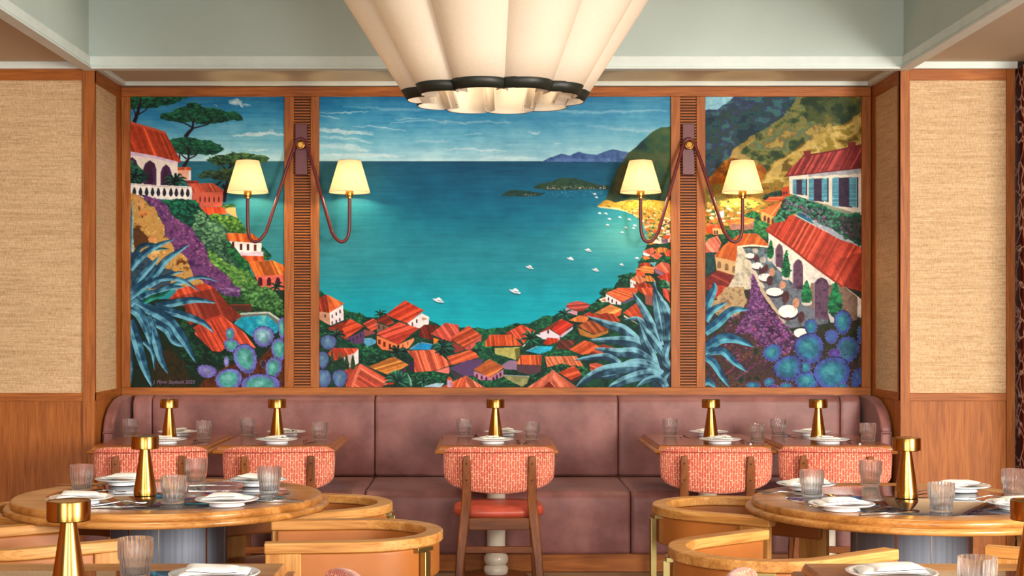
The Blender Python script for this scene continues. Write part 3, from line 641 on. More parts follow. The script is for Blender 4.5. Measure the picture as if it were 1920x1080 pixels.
    fill(C2([(960, 790), (1050, 735), (1140, 740), (1140, 850), (990, 840)]), [(150, 120, 150)]); fill(C2([(1140, 780), (1430, 800), (1430, 870), (1280, 910), (1150, 870)]), [(94, 62, 74)]); roof(C2([(1190, 672), (1440, 672), (1430, 795), (1130, 780)]), (224, 100, 50), (.1, 1), 3, hl=.6)
    cypress(*C2([(1462, 870)])[0], 7, 32); roof(C2([(1475, 690), (1850, 685), (1900, 790), (1780, 800), (1680, 770), (1500, 820)]), (220, 118, 78), (.6, 1), 3)
    roof(C3([(430, 730), (470, 735), (540, 840), (480, 840)]), (214, 104, 66), (.6, 1), 3)
    fill(C2([(1640, 880), (1790, 960), (1900, 900), (1900, 960), (1800, 1000)]), [(80, 44, 40)]); roof(C3([(430, 832), (550, 910), (400, 980), (265, 900)]), (198, 76, 38), (1, -.3), 2.8)
    roof(C3([(600, 810), (680, 800), (810, 840), (690, 900), (610, 920)]), (196, 88, 60), (.9, .3), 2.6); bush(C3([(480, 850), (560, 840), (610, 900), (560, 960)]), dens=.1)
    # front roofs
    roof(C2([(1570, 855), (1845, 1050), (1840, 1075), (1560, 1075), (1520, 1000)]), (220, 112, 84), (.8, 1), 3.4, hl=.5); roof(C2([(1570, 855), (1530, 980), (1430, 1075), (1240, 1075)]), (214, 112, 84), (-.7, 1), 3, hl=.4); fill(C2([(1430, 1075), (1525, 985), (1600, 1075)]), [DK])
    stroke(C2([(1570, 850), (1535, 990)]), 5, 5, (206, 110, 86), smooth=False)
    roof(C2([(530, 918), (780, 1075), (530, 1075)]), (218, 110, 80), (.6, 1), 3, hl=.5); roof(C2([(530, 918), (530, 1075), (200, 1075), (380, 985)]), (224, 100, 62), (-.5, 1), 3)
    fill(C2([(305, 975), (365, 975), (365, 1060), (305, 1060)]), [(180, 130, 170), (225, 205, 215)]); fill(C2([(335, 925), (378, 975), (292, 975)]), [(206, 84, 52)])
    fill(C2([(10, 1050), (180, 1005), (270, 1010), (230, 1060)]), [(150, 195, 215), (190, 215, 228)])
    roof(C1([(495, 810), (620, 880), (830, 1000), (700, 1060), (400, 1060), (450, 930)]), (222, 98, 72), (.9, .55), 4.6, hl=.5); roof(C1([(495, 810), (430, 960), (380, 1060), (330, 1060), (300, 880)]), (196, 82, 62), (-.5, 1), 4.4)
    stroke(C1([(495, 812), (440, 940), (400, 1060)]), 6, 6, (222, 120, 92)); fill(C1([(830, 960), (880, 990), (830, 1030), (760, 1030)]), [(190, 60, 40)])
    frond(*C1([(900, 1000)])[0], 30, 11, (38, 96, 78), 160, 400); leaf(C1([(1020, 1050), (1010, 980), (985, 915)]), 7, (110, 170, 140), (30, 80, 70)); frond(*C1([(880, 690)])[0], 20, 10, (26, 76, 62)); frond(*C1([(1370, 640)])[0], 22, 10, (24, 74, 62)); frond(*C1([(230, 510)])[0], 18, 9, (30, 80, 66))
    fill(C1([(420, 690), (465, 650), (465, 800), (420, 830)]), [WH]); fill(C1([(300, 700), (420, 690), (420, 840), (330, 850)]), [(200, 185, 180)]); roof(C1([(190, 640), (465, 645), (430, 690), (200, 780), (140, 700)]), (208, 72, 44), (.6, 1), 2.6)
    for (x, h) in ((183, 190), (268, 175), (338, 160), (405, 140)): cypress(*C1([(x, 850+h*.1)])[0], 9, h/5.2, ((24, 46, 36), (48, 84, 50), (80, 116, 66)))
    pd = dict(rim=(88, 96, 150), mid=(84, 124, 160), hi=(120, 150, 180), dots=False)
    for c in ((145, 580, 82, 78), (85, 770, 62, 92), (90, 970, 82, 98), (265, 965, 78, 92)):
        q = C1([c[:2]])[0]; pad(q[0], q[1], c[2]/5.685, c[3]/5.685, 0, **pd)
    # centre agave
    LT, DKB = (112, 166, 184), (34, 70, 94)
    fill(C3([(1320, 300), (1460, 250), (1480, 1060), (1250, 1060), (1330, 900)]), [(28, 48, 66), (44, 72, 92)], rough=1)
    for pts, w in (((( 1300, 700), (1240, 470), (1120, 330), (960, 345)), 14), (((1360, 620), (1270, 420), (1170, 220), (1055, 40)), 20), (((1400, 560), (1340, 330), (1310, 150), (1290, -90)), 20), (((1440, 560), (1420, 330), (1380, 180), (1300, 0)), 22), (((1450, 520), (1460, 350), (1400, 180), (1350, 120)), 20),
                   (((1380, 700), (1280, 560), (1180, 440), (1100, 310)), 18), (((1120, 570), (960, 440), (800, 390), (565, 300)), 22), (((1260, 700), (1100, 590), (900, 560), (600, 555)), 25), (((1330, 950), (1270, 750), (1180, 560), (1130, 370)), 22), (((1300, 840), (1100, 700), (900, 690), (650, 640)), 26),
                   (((920, 810), (800, 740), (650, 740), (430, 770)), 17), (((1370, 930), (1200, 820), (1020, 820), (880, 930), (620, 960)), 24), (((1330, 900), (1100, 850), (800, 870), (600, 950), (455, 1055)), 26), (((1370, 980), (1250, 920), (1050, 960), (900, 1020), (800, 1060)), 24), (((1480, 860), (1400, 760), (1430, 620), (1480, 560)), 18), (((1420, 1060), (1380, 980), (1420, 920), (1480, 880)), 16), (((1380, 1010), (1320, 960), (1200, 990), (1100, 1060)), 15)):
        leaf(C3(pts), w, LT if w > 15 else (100, 156, 176), DKB)
    # =============================================================== left panel
    pine(L1([(20, 150), (20, 0), (600, 0), (590, 40), (480, 100), (350, 130), (230, 150), (120, 150), (60, 155)]), ((L1([(60, 300), (90, 220), (115, 130), (130, 40)]), 8, 3), (L1([(105, 215), (180, 170), (240, 100)]), 3, 1.5), (L1([(80, 250), (60, 170), (30, 110)]), 3, 1.5), (L1([(130, 110), (200, 60)]), 2, 1)))
    pine(L1([(335, 240), (380, 215), (470, 200), (520, 150), (610, 130), (630, 100), (740, 100), (780, 130), (900, 150), (1040, 185), (1170, 205), (1220, 250), (1180, 275), (1080, 285), (960, 305), (860, 310), (790, 320), (680, 300), (560, 305), (440, 275), (350, 265)]),
         ((L1([(605, 460), (640, 410), (680, 365), (690, 290)]), 8, 3.5), (L1([(685, 365), (760, 345), (850, 320), (870, 280)]), 3, 1.5), (L1([(670, 350), (620, 320), (560, 290), (530, 240)]), 3, 1.5), (L1([(690, 300), (650, 240), (620, 180)]), 2, 1), (L1([(690, 300), (720, 230), (790, 190)]), 2, 1), (L1([(860, 290), (920, 250), (990, 230)]), 1.5, .7)))
    pine(L1([(430, 490), (520, 465), (640, 460), (760, 480), (870, 500), (930, 540), (1015, 580), (960, 625), (880, 650), (760, 645), (660, 640), (540, 630), (470, 580)]),
         ((L1([(585, 780), (620, 720), (640, 680), (640, 560)]), 7, 3), (L1([(640, 690), (720, 650), (740, 600)]), 3, 1.5), (L1([(620, 690), (570, 650), (540, 600)]), 3, 1.3), (L1([(650, 600), (600, 540), (560, 500)]), 2, 1), (L1([(540, 730), (545, 640)]), 4, 3)))
    pine(L1([(840, 715), (900, 680), (980, 650), (1100, 635), (1250, 635), (1380, 650), (1470, 665), (1485, 700), (1420, 725), (1300, 720), (1150, 740), (1000, 750), (880, 740)]), ((L1([(1010, 1080), (1050, 960), (1050, 840), (1100, 740)]), 6, 3), (L1([(1050, 820), (1000, 760), (940, 700)]), 2.5, 1), (L1([(1070, 790), (1150, 740), (1200, 690)]), 2.5, 1)), ((30, 52, 44), (44, 86, 60), (90, 130, 70)))
    pine(L1([(750, 880), (800, 835), (900, 815), (1000, 810), (1120, 815), (1150, 860), (1080, 920), (980, 910), (860, 900), (780, 900)]), ((L1([(1000, 970), (1040, 1010), (1030, 1080), (1020, 1150)]), 7, 6), (L1([(940, 970), (990, 930)]), 4, 3)), ((30, 46, 44), (44, 74, 58), (70, 100, 66)))
    fill([(240, 560), (420, 560), (470, 520), (540, 500), (560, 740), (240, 740)], [(18, 40, 34), (28, 60, 44)], rough=2)
    # hillside behind
    fill(L2([(20, 60), (110, 80), (220, 100), (350, 140), (520, 130), (740, 170), (830, 290), (950, 370), (1060, 560), (1170, 680), (1280, 800), (1300, 900), (1430, 1090), (1430, 1100), (20, 1100)]), [(20, 60, 50), (24, 84, 62), (40, 110, 70)], rough=2)
    # tower and pink house
    fill(L1([(525, 800), (665, 810), (665, 920), (600, 920), (525, 870)]), [(232, 160, 130), (240, 190, 165)]); fill(L1([(640, 815), (665, 818), (665, 915), (640, 915)]), [WH]); roof(L1([(525, 780), (660, 780), (672, 808), (525, 810)]), (216, 96, 46), (0, 1), 3)
    roof(L1([(560, 925), (740, 925), (750, 955), (620, 955)]), (170, 50, 36), (0, 1), 3); fill(L2([(680, 60), (1010, 50), (1000, 210), (760, 205), (680, 140)]), [(220, 110, 84), (206, 96, 78)])
    wins([L2([(p, 132)])[0]+(2.4, 10, 1) for p in (765, 815, 862, 912, 963)], (116, 44, 52)); roof(L1([(620, 955), (900, 950), (1030, 1035), (680, 1050), (660, 990)]), (206, 92, 66), (.55, 1), 2.6)
    fill(L2([(1030, 220), (1140, 220), (1140, 250), (1160, 330), (1050, 280)]), [(236, 180, 120), (226, 150, 90)]); roof(L2([(760, 210), (1020, 215), (1050, 290), (960, 290), (840, 300)]), (206, 74, 36), (.3, 1), 2.8)
    bush(L2([(860, 310), (950, 290), (1060, 300), (1160, 340), (1210, 400), (1250, 490), (1100, 490), (960, 420)]), ((30, 76, 40), (60, 112, 50), (118, 158, 66)), dens=.1)
    bush(L2([(1010, 190), (1100, 190), (1150, 215), (1020, 215)]), ((30, 70, 40), (80, 120, 50), (120, 150, 66)), dens=.1)
    # villa
    fill(L1([(20, 600), (300, 640), (525, 720), (525, 990), (20, 970)]), [(232, 222, 214), (242, 234, 224), (220, 206, 196)]); fill(L1([(20, 615), (240, 640), (525, 715), (525, 745), (240, 680), (20, 655)]), [(196, 160, 206), (220, 196, 224)], a=.8, rough=1.5)
    for (x0, x1, yt) in ((-20, 98, 670), (158, 296, 705), (342, 458, 748)):
        xm = (x0+x1)/2; h = 970
        fill(L1([(x0, h), (x0, yt+90), (x0+18, yt+35), (xm, yt), (x1-18, yt+35), (x1, yt+90), (x1, h)]), [(56, 30, 70), (84, 44, 92), (70, 34, 60)])
        fill(L1([(x0+30, h), (x0+30, yt+110), (xm, yt+40), (x1-40, yt+110), (x1-40, h)]), [(50, 24, 48), (72, 34, 60)], smooth=False, a=.8)
    roof(L1([(20, 310), (390, 410), (560, 730), (300, 660), (20, 610)]), (206, 78, 42), (.42, 1), 3.4, hl=.55); stroke(L1([(20, 308), (200, 355), (392, 415)]), 5, 5, (206, 88, 60)); stroke(L1([(390, 420), (470, 570), (558, 728)]), 3.4, 3, (176, 56, 36))
    bush(L1([(20, 730), (100, 760), (180, 830), (200, 900), (120, 960), (20, 950)]), ((16, 42, 42), (24, 72, 60), (50, 104, 84)), dens=.1)
    frond(*L1([(500, 940)])[0], 24, 12, (30, 78, 66)); frond(*L1([(70, 880)])[0], 20, 10, (26, 74, 62))
    # balustrade
    fill(L1([(20, 950), (300, 970), (670, 985), (680, 1035), (672, 1140), (20, 1100)]), [(236, 230, 226), (246, 242, 236)])
    for i, x in enumerate((62, 128, 193, 256, 318, 382, 452, 510, 572, 632)):
        yy = 1040+i*1.5; fill(L1([(x, yy-50), (x+20, yy), (x+14, yy+30), (x, yy+44), (x-14, yy+30), (x-20, yy)]), [(24, 56, 52), (50, 40, 70)], smooth=True, n=4)
    stroke(L1([(20, 962), (300, 980), (672, 996)]), 1.6, 1.6, (206, 196, 196))
    # greens, purple heather, ochre cliff
    bush(L2([(350, 140), (460, 150), (600, 130), (740, 175), (760, 240), (840, 310), (700, 440), (560, 360), (440, 240)]), ((14, 48, 44), (18, 78, 62), (30, 116, 84)), dens=.1)
    bush(L2([(740, 250), (850, 340), (960, 380), (1050, 470), (1060, 580), (1160, 700), (1120, 860), (960, 800), (840, 660), (720, 480), (690, 440)]), ((26, 62, 52), (60, 104, 80), (104, 148, 110)), dens=.1)
    bush(L2([(1060, 580), (1170, 680), (1260, 780), (1290, 900), (1200, 860), (1100, 740)]), ((14, 56, 40), (20, 92, 56), (50, 130, 70)), dens=.1)
    bush(L2([(1420, 640), (1500, 700), (1520, 760), (1450, 770), (1430, 700)]), dens=.1)
    bush(L2([(850, 660), (960, 760), (1080, 830), (1200, 880), (1300, 920), (1420, 1080), (1180, 1090), (1060, 940), (900, 840)]), ((34, 80, 44), (78, 132, 62), (126, 172, 84)), dens=.1)
    fill(L2([(120, 80), (200, 100), (350, 145), (420, 210), (460, 300), (560, 360), (680, 440), (720, 520), (790, 600), (840, 700), (860, 770), (960, 880), (1060, 950), (1160, 1080), (700, 1090), (560, 900), (420, 600), (360, 400), (290, 240)]), [(70, 40, 90), (104, 58, 112), (130, 78, 130), (84, 50, 104)], rough=2.5, lo=.35, hi=.65)
    for i in range(260):
        t = prs.rand(); x = 180+t*900+prs.randn()*70; y = 120+t*900+prs.randn()*70-60*math.sin(t*3); q = L2([(x, y)])[0]
        R = region(ell(q[0], q[1], 1.5+prs.rand()*2.5, 1+prs.rand(), prs.rand()*90, 8), .5)
        if R is not None:
            s = ART[R[0]].mean((0, 1))
            if s[2] > s[1]*1.15 and s[0] > s[1]: put(R, np.array([(150, 90, 150), (186, 120, 160), (92, 50, 110)][prs.randint(3)], np.float32), .55)
    fill(L2([(-30, 30), (20, 60), (110, 90), (180, 150), (230, 200), (290, 220), (310, 320), (370, 400), (390, 530), (430, 540), (470, 620), (490, 690), (560, 710), (620, 760), (660, 860), (700, 950), (800, 1010), (820, 1100), (20, 1100)]), [(110, 62, 24), (168, 120, 60), (206, 170, 100), (190, 140, 70), (222, 190, 130)], rough=2.5, lo=.33, hi=.68)
    fill(L2([(60, 440), (150, 460), (210, 560), (180, 640), (60, 640), (40, 540)]), [(96, 56, 24), (70, 40, 20)], smooth=True, rough=4, a=.85)
    for q, c in (((160, 290), (232, 140, 84)), ((130, 190), (226, 170, 110)), ((250, 550), (226, 150, 96)), ((100, 130), (206, 150, 96))):
        p = L2([q])[0]; fill(ell(p[0], p[1], 8, 6, 30), c, rough=4, a=.6)
    # right-hand houses of the left panel
    fill(L2([(1070, 580), (1420, 600), (1415, 720), (1190, 720), (1140, 650)]), [WH, (245, 238, 234)]); wins([L2([(p, q)])[0]+(5, 12, 0) for p, q in ((1115, 620), (1200, 640), (1275, 643), (1350, 648))], (110, 40, 46)); fill(L2([(1180, 700), (1440, 690), (1440, 740), (1200, 735)]), [(206, 186, 206), (226, 210, 226)])
    roof(L2([(1040, 495), (1320, 500), (1430, 580), (1350, 600), (1060, 575)]), (220, 100, 40), (.3, 1), 2.8, hl=.5); roof(L2([(1200, 735), (1440, 740), (1450, 790), (1280, 800)]), (206, 84, 36), (.3, 1), 3)
    fill(L2([(1340, 935), (1660, 930), (1665, 1100), (1430, 1100)]), [(220, 96, 84), (232, 120, 100)]); wins([L2([(p, 1010)])[0]+(8, 16, 1) for p in (1405, 1500, 1595)], (90, 30, 50))
    roof(L2([(1275, 800), (1540, 785), (1665, 840), (1665, 935), (1350, 950), (1310, 880)]), (228, 120, 46), (.45, 1), 3.2, hl=.55); frond(*L2([(1580, 1070)])[0], 16, 8, (30, 70, 50))
    # lower left: pool, roofs, dark undergrowth
    bush(L3([(950, 0), (1200, 0), (1230, 90), (1100, 110), (960, 40)]), ((60, 40, 84), (104, 70, 124), (150, 110, 160)), dens=.06)
    bush(L3([(1230, 0), (1500, 0), (1640, 140), (1650, 330), (1500, 250), (1320, 240), (1200, 110)]), ((20, 56, 40), (50, 104, 56), (100, 150, 84)), dens=.09)
    bush(L3([(940, 30), (1080, 90), (1240, 110), (1330, 200), (1500, 240), (1650, 330), (1600, 330), (1200, 290), (1090, 180)]), ((14, 40, 28), (26, 66, 36), (50, 96, 46)), dens=.09)
    fill(L3([(1080, 180), (1310, 178), (1315, 250), (1130, 240)]), [(74, 42, 34), (96, 54, 44)]); stroke(L3([(1080, 180), (1310, 178)]), 1.6, 1.6, (150, 60, 44), smooth=False)
    fill(L3([(1195, 265), (1500, 250), (1625, 335), (1600, 440), (1540, 500), (1320, 520), (1130, 380)]), [(160, 190, 180), (206, 206, 190)])
    fill(L3([(1200, 285), (1490, 270), (1600, 345), (1590, 440), (1500, 350), (1220, 350), (1140, 360)]), [(90, 100, 96)], a=.8); fill(L3([(1210, 310), (1480, 290), (1600, 400), (1590, 470), (1500, 520), (1300, 510), (1130, 375)]), [(24, 140, 160), (20, 160, 196), (110, 196, 190)])
    roof(L3([(760, 0), (920, 0), (1080, 190), (1210, 300), (1110, 360), (980, 290), (830, 340), (640, 400), (600, 200), (430, 120), (540, 40)]), (148, 56, 38), (.45, 1), 3.0, hl=.3); roof(L3([(540, 0), (820, -50), (920, 0), (640, 60), (430, 120)]), (206, 76, 44), (.45, 1), 3)
    fill(L3([(20, 100), (600, 340), (700, 560), (870, 690), (1020, 640), (1130, 620), (1300, 800), (1665, 600), (1665, 1080), (20, 1080)]), [(16, 30, 24), (30, 44, 26), (20, 50, 36), (40, 36, 20)], rough=2)
    roof(L3([(990, 285), (1240, 480), (1360, 640), (1200, 620), (960, 680), (890, 670), (700, 480), (680, 430)]), (222, 84, 54), (.55, 1), 3.4, hl=.55); stroke(L3([(690, 440), (830, 350), (1000, 290)]), 5, 4, (190, 66, 48))
    bush(L3([(560, 350), (640, 380), (700, 480), (720, 570), (860, 650), (880, 700), (980, 700), (1020, 640), (1100, 680), (1120, 780), (940, 900), (740, 900), (600, 800), (540, 600)]), ((12, 36, 28), (18, 56, 42), (36, 90, 56)), dens=.08)
    fill(L3([(950, 880), (1100, 800), (1250, 850), (1380, 760), (1660, 500), (1665, 1080), (740, 1080), (800, 980)]), [(70, 34, 14), (104, 52, 20), (84, 40, 18), (50, 28, 18)], rough=2)
    fill(L3([(300, 680), (420, 640), (560, 760), (620, 900), (700, 1080), (300, 1080), (250, 900)]), [(44, 36, 18), (60, 48, 22), (30, 34, 20)], rough=4)
    # agave on the left
    a, b = (98, 162, 188), (26, 76, 108)
    leaf([(243, 500), (245, 450), (247, 374)], 9, (110, 180, 200), (60, 120, 150)); leaf([(244, 500), (262, 462), (300, 458)], 12, (30, 90, 120), (24, 60, 84)); leaf([(290, 468), (303, 466), (316, 467)], 5, (60, 130, 140), (24, 70, 80))
    fill(L2([(20, 700), (150, 700), (330, 860), (500, 900), (400, 1090), (20, 1090)]), [(20, 52, 80), (30, 74, 110), (44, 60, 84)], rough=3, a=.85)
    for pts, w in ((((243, 505), (262, 482), (290, 462), (327, 447.5)), 16), (((243, 550), (262, 520), (282, 498), (298, 480)), 15), (((244, 548), (282, 522), (312, 486), (354, 458)), 19), (((276, 540), (300, 524), (325, 512), (346, 509)), 8), (((300, 542), (340, 529), (375, 519), (409, 528)), 9), (((243, 562), (268, 538), (302, 522), (340, 525), (374, 546)), 14),
                   (((243, 572), (270, 555), (320, 540), (345, 538)), 15), (((292, 574), (325, 568), (365, 562), (405, 568)), 17), (((288, 578), (320, 584), (352, 594), (382, 606), (400, 624)), 18), (((250, 566), (280, 580), (315, 600), (340, 632), (352, 652), (366, 680)), 25), (((280, 600), (312, 618), (325, 640), (343, 650)), 18),
                   (((276, 592), (292, 640), (300, 672), (314, 701)), 20), (((246, 578), (262, 590), (276, 620), (282, 650)), 24), (((268, 640), (285, 660), (289, 695)), 10), (((243, 600), (256, 640), (268, 684), (284, 726)), 24), (((243, 640), (246, 690), (244, 722)), 9)):
        leaf(pts, w, a, b)
    leaf(L3([(160, 150), (260, 100), (380, 60), (460, 20)]), 12, (44, 150, 130), (14, 84, 66))
    pr = dict(rim=(112, 106, 190), mid=(76, 158, 150), hi=(130, 196, 190))
    for c in ((1085, 495, 45, 68, 0), (1100, 615, 82, 66, 10), (1250, 760, 118, 160, -18), (1440, 520, 108, 108, 0), (1640, 430, 42, 110, 0), (1610, 660, 85, 120, 0), (1545, 860, 82, 118, 15), (1045, 785, 25, 52, 0), (835, 890, 98, 66, 10), (1070, 985, 138, 120, -10), (1410, 1050, 200, 130, 0), (1440, 810, 30, 40, 0)):
        q = L3([c[:2]])[0]; k = dict(pr)
        if c[0] in (835, 1045): k.update(mid=(130, 130, 190), hi=(160, 160, 205))
        if c[0] == 1440 and c[1] == 520: k.update(mid=(130, 180, 195), hi=(170, 214, 220))
        if c[1] == 810: k.update(rim=(60, 40, 60), mid=(50, 40, 60), hi=(60, 50, 70))
        pad(q[0], q[1], c[2]/5.683, c[3]/5.683, c[4], **k)
    # =============================================================== right panel
    fill(R1([(0, 0), (400, 0), (400, 200), (0, 200)]), [(120, 180, 205), (150, 200, 215)])
    fill(R1([(0, 175), (60, 160), (140, 170), (200, 120), (260, 90), (320, 30), (400, -20), (1720, -20), (1720, 1000), (0, 1000)]), [(36, 58, 74), (44, 84, 92), (52, 74, 70), (54, 66, 104), (62, 110, 112)], rough=1, lo=.36, hi=.66, noise=NS)
    fill(R1([(1010, 20), (940, 110), (860, 240), (770, 290), (700, 350), (540, 420), (430, 480), (340, 570), (300, 640), (280, 700), (180, 750), (60, 890), (0, 940), (0, 1000), (1720, 1000), (1720, -20)]), [(52, 74, 52), (96, 110, 62), (140, 128, 70), (84, 120, 96), (128, 108, 60), (170, 152, 84)], rough=2, lo=.35, hi=.67, noise=NS)
    fill(R1([(300, 640), (340, 570), (430, 490), (540, 425), (560, 460), (440, 560), (420, 640), (560, 690), (540, 760), (300, 720), (260, 700)]), [(170, 140, 76), (200, 170, 100)], smooth=True, rough=4, a=.7, noise=NS)
    fill(R1([(30, 930), (180, 760), (300, 700), (620, 780), (660, 900), (560, 1080), (0, 1080)]), [(150, 84, 20), (190, 110, 26), (120, 70, 26), (206, 140, 50)], smooth=True, rough=5, a=.9, noise=NS)
    fill(R1([(1100, 30), (1700, 20), (1700, 200), (1500, 300), (1250, 330), (1100, 250)]), [(44, 62, 44), (66, 82, 48), (84, 92, 50)], smooth=True, rough=7, a=.7, noise=NS)
    fill(R1([(620, 900), (700, 780), (760, 720), (860, 660), (960, 610), (990, 560), (1060, 520), (1180, 480), (1260, 390), (1370, 345), (1480, 330), (1700, 180), (1720, 1000), (600, 1080)]), [(110, 90, 34), (160, 136, 56), (190, 166, 90), (206, 184, 116), (150, 130, 50)], rough=2, lo=.35, hi=.66, noise=NS)
    fill(R1([(660, 900), (720, 790), (860, 680), (960, 620), (1100, 520), (1260, 400), (1370, 350), (1290, 470), (1000, 640), (860, 720), (800, 900), (680, 940)]), [(214, 190, 120), (190, 164, 90)], smooth=True, rough=4, a=.7, noise=NS)
    fill(R2([(0, -20), (700, -40), (940, -40), (1000, 300), (700, 1080), (0, 1080)]), [(120, 90, 34), (170, 128, 48), (110, 112, 52), (196, 150, 70)], rough=3)
    fill(R2([(200, 150), (420, 110), (600, 120), (640, 200), (300, 230), (180, 200)]), [(216, 176, 84), (232, 196, 104)], smooth=True, rough=4, a=.7)
    fill([(1300, 440), (1640, 440), (1640, 740), (1300, 740)], [(34, 50, 44), (60, 60, 50), (50, 40, 50)], rough=2)
    fill([(1200, 340), (1330, 340), (1330, 740), (1250, 740)], (20, 50, 44), a=0)
    # little town on the right panel
    for i in range(150):
        y = 150+prs.rand()*300; x = 10+prs.rand()*640; q = R2([(x, y)])[0]; s = 2.0+(y-150)/300*3
        c = [(238, 226, 206), (226, 112, 56), (216, 130, 70), (44, 88, 60), (60, 104, 66), (226, 186, 96), (240, 150, 80)][prs.randint(7)]
        fill([(q[0]-s, q[1]-s*.2), (q[0], q[1]-s*.7), (q[0]+s*1.2, q[1]-s*.2), (q[0]+s, q[1]+s*.6), (q[0]-s, q[1]+s*.6)], c, a=.9, rough=.6)
    fill(R2([(135, 280), (215, 250), (215, 330), (135, 330)]), [WH]); bush(R2([(430, 300), (560, 260), (610, 330), (600, 440), (520, 420)]), dens=.1); bush(R2([(520, 440), (620, 370), (700, 400), (690, 560), (560, 500)]), ((20, 70, 50), (40, 110, 70), (70, 140, 84)), dens=.1)
    bush(R2([(640, 120), (700, 70), (830, 50), (840, 110), (700, 150)]), ((20, 40, 40), (34, 60, 50), (50, 80, 60)), dens=.1); bush(R2([(200, 470), (380, 450), (560, 480), (560, 600), (220, 600)]), ((18, 66, 56), (30, 96, 76), (56, 120, 84)), dens=.1)
    fill(R2([(280, 400), (540, 370), (530, 450), (290, 460)]), [(150, 104, 96), (170, 130, 120)]); roof(R2([(330, 330), (440, 320), (550, 345), (490, 410), (280, 390)]), LO, (1, -.2), 2.6); roof(R2([(20, 430), (110, 400), (120, 500), (20, 490)]), O, (.4, 1), 2.6); fill(R2([(95, 440), (210, 430), (230, 500), (100, 510)]), [(240, 180, 120)]); wins([R2([(118, 485)])[0]+(3, 7, 0), R2([(143, 485)])[0]+(3, 7, 0)]); roof(R2([(80, 405), (220, 400), (220, 450), (100, 440)]), O, (.3, 1), 2.6)
    fill(R1([(835, 1000), (910, 980), (915, 1100), (840, 1090)]), [(196, 76, 40)]); wins([R2([(858, 65)])[0]+(3, 6, 1), R2([(885, 62)])[0]+(3, 6, 1)])
    roof(R2([(700, 110), (860, 100), (880, 130), (700, 165), (650, 150)]), O, (1, 0), 2.6); fill(R2([(612, 260), (700, 290), (760, 330), (730, 400), (620, 360)]), [(236, 160, 96)]); wins([R2([p])[0]+(5, 11, 1) for p in ((653, 335), (693, 355), (738, 362))], (120, 76, 60)); roof(R2([(830, 150), (840, 180), (790, 290), (770, 330), (605, 252)]), (236, 128, 68), (.8, -1), 3)
    bush(R2([(20, 520), (120, 540), (190, 560), (190, 640), (100, 660), (20, 600)]), ((24, 66, 50), (40, 90, 60), (60, 120, 80)), dens=.08); roof(R2([(50, 560), (150, 520), (190, 600), (150, 700), (20, 700), (20, 600)]), (226, 120, 100), (.8, 1), 3)
    fill(R2([(20, 700), (130, 700), (120, 900), (20, 950)]), [(24, 50, 66), (40, 84, 80)], rough=2)
    fill(R2([(120, 745), (360, 800), (360, 950), (140, 900)]), [(216, 180, 130), (200, 160, 110)]); wins([R2([p])[0]+(7, 13, 1) for p in ((165, 830), (245, 855), (325, 880))], (150, 120, 84)); roof(R2([(390, 500), (570, 500), (690, 610), (680, 640), (440, 630), (360, 650), (355, 800), (110, 740), (220, 620)]), (206, 104, 46), (-.5, 1), 3, hl=.25)
    roof(R2([(150, 890), (330, 950), (240, 1100), (20, 1100), (20, 980)]), (138, 52, 46), (1, .5), 3); roof(R3([(60, -30), (240, -20), (200, 100), (100, 120)]), (190, 64, 44), (1, .4), 3)
    # terrace wall and rocks
    fill(R2([(330, 950), (360, 640), (420, 650), (640, 1080), (420, 1100), (240, 1100)]), [(196, 188, 164), (220, 212, 190), (150, 146, 130)], rough=1); fill(R3([(80, 200), (240, -20), (420, 0), (500, 200), (420, 300), (200, 330), (100, 260)]), [(140, 116, 84), (196, 170, 130), (110, 84, 60)], rough=3)
    fill(R2([(415, 660), (700, 650), (760, 760), (1100, 1100), (640, 1100)]), [(66, 78, 84), (96, 116, 126), (120, 140, 150)], rough=1)
    fill(R3([(600, -40), (1000, -40), (1330, 200), (1330, 380), (1100, 400), (900, 440), (860, 380)]), [(84, 90, 100), (120, 128, 140), (70, 76, 86)], rough=1)
    stroke(R2([(360, 640), (520, 625), (690, 640)]), 3.2, 3.2, (226, 218, 200)); stroke(R2([(405, 650), (520, 860), (640, 1080)]), 4.4, 6, (206, 196, 176)); stroke(R3([(600, -10), (720, 170), (860, 380)]), 7, 7, (196, 176, 150)); stroke(R3([(860, 380), (960, 500)]), 2, 2, (130, 130, 130))
    # arcade wall
    fill(R2([(690, 470), (760, 520), (940, 640), (1480, 1040), (1680, 1200), (1680, 1400), (1250, 1200), (1000, 1080), (760, 840), (690, 760)]), [(226, 218, 200), (238, 232, 220), (190, 184, 176)], rough=.6)
    fill(R3([(1150, -60), (1500, -20), (1640, 100), (1640, 420), (1330, 320), (1100, 180)]), [(120, 96, 86), (150, 124, 104), (96, 80, 76)], rough=1)
    for (x, yt, w, yb) in ((810, 605, 76, 850), (1010, 770, 100, 1080), (1260, 965, 150, 1400)):
        fill(R2([(x-w/2-14, yb-30), (x-w/2-10, yt+60), (x-10, yt), (x+w/2, yt+70), (x+w/2, yb), (x-w/2, yb-10)]), [(120, 110, 140), (150, 140, 160)], smooth=False, a=.7)
        fill(R2([(x-w/2, yb), (x-w/2, yt+60), (x-w*.3, yt+18), (x, yt), (x+w*.35, yt+25), (x+w/2, yt+80), (x+w/2, yb+20)]), [(84, 56, 84), (110, 80, 104), (64, 44, 64)])
    # lower villa roof
    roof(R2([(950, 300), (1000, 330), (1680, 640), (1690, 1120), (1480, 1060), (1200, 850), (940, 650), (660, 450), (740, 390)]), (196, 72, 50), (-.55, 1), 4.0, hl=.45, dark=.55); fill(R2([(1400, 800), (1690, 700), (1690, 1120), (1480, 1050)]), [(110, 36, 22)], a=.35, rough=6)
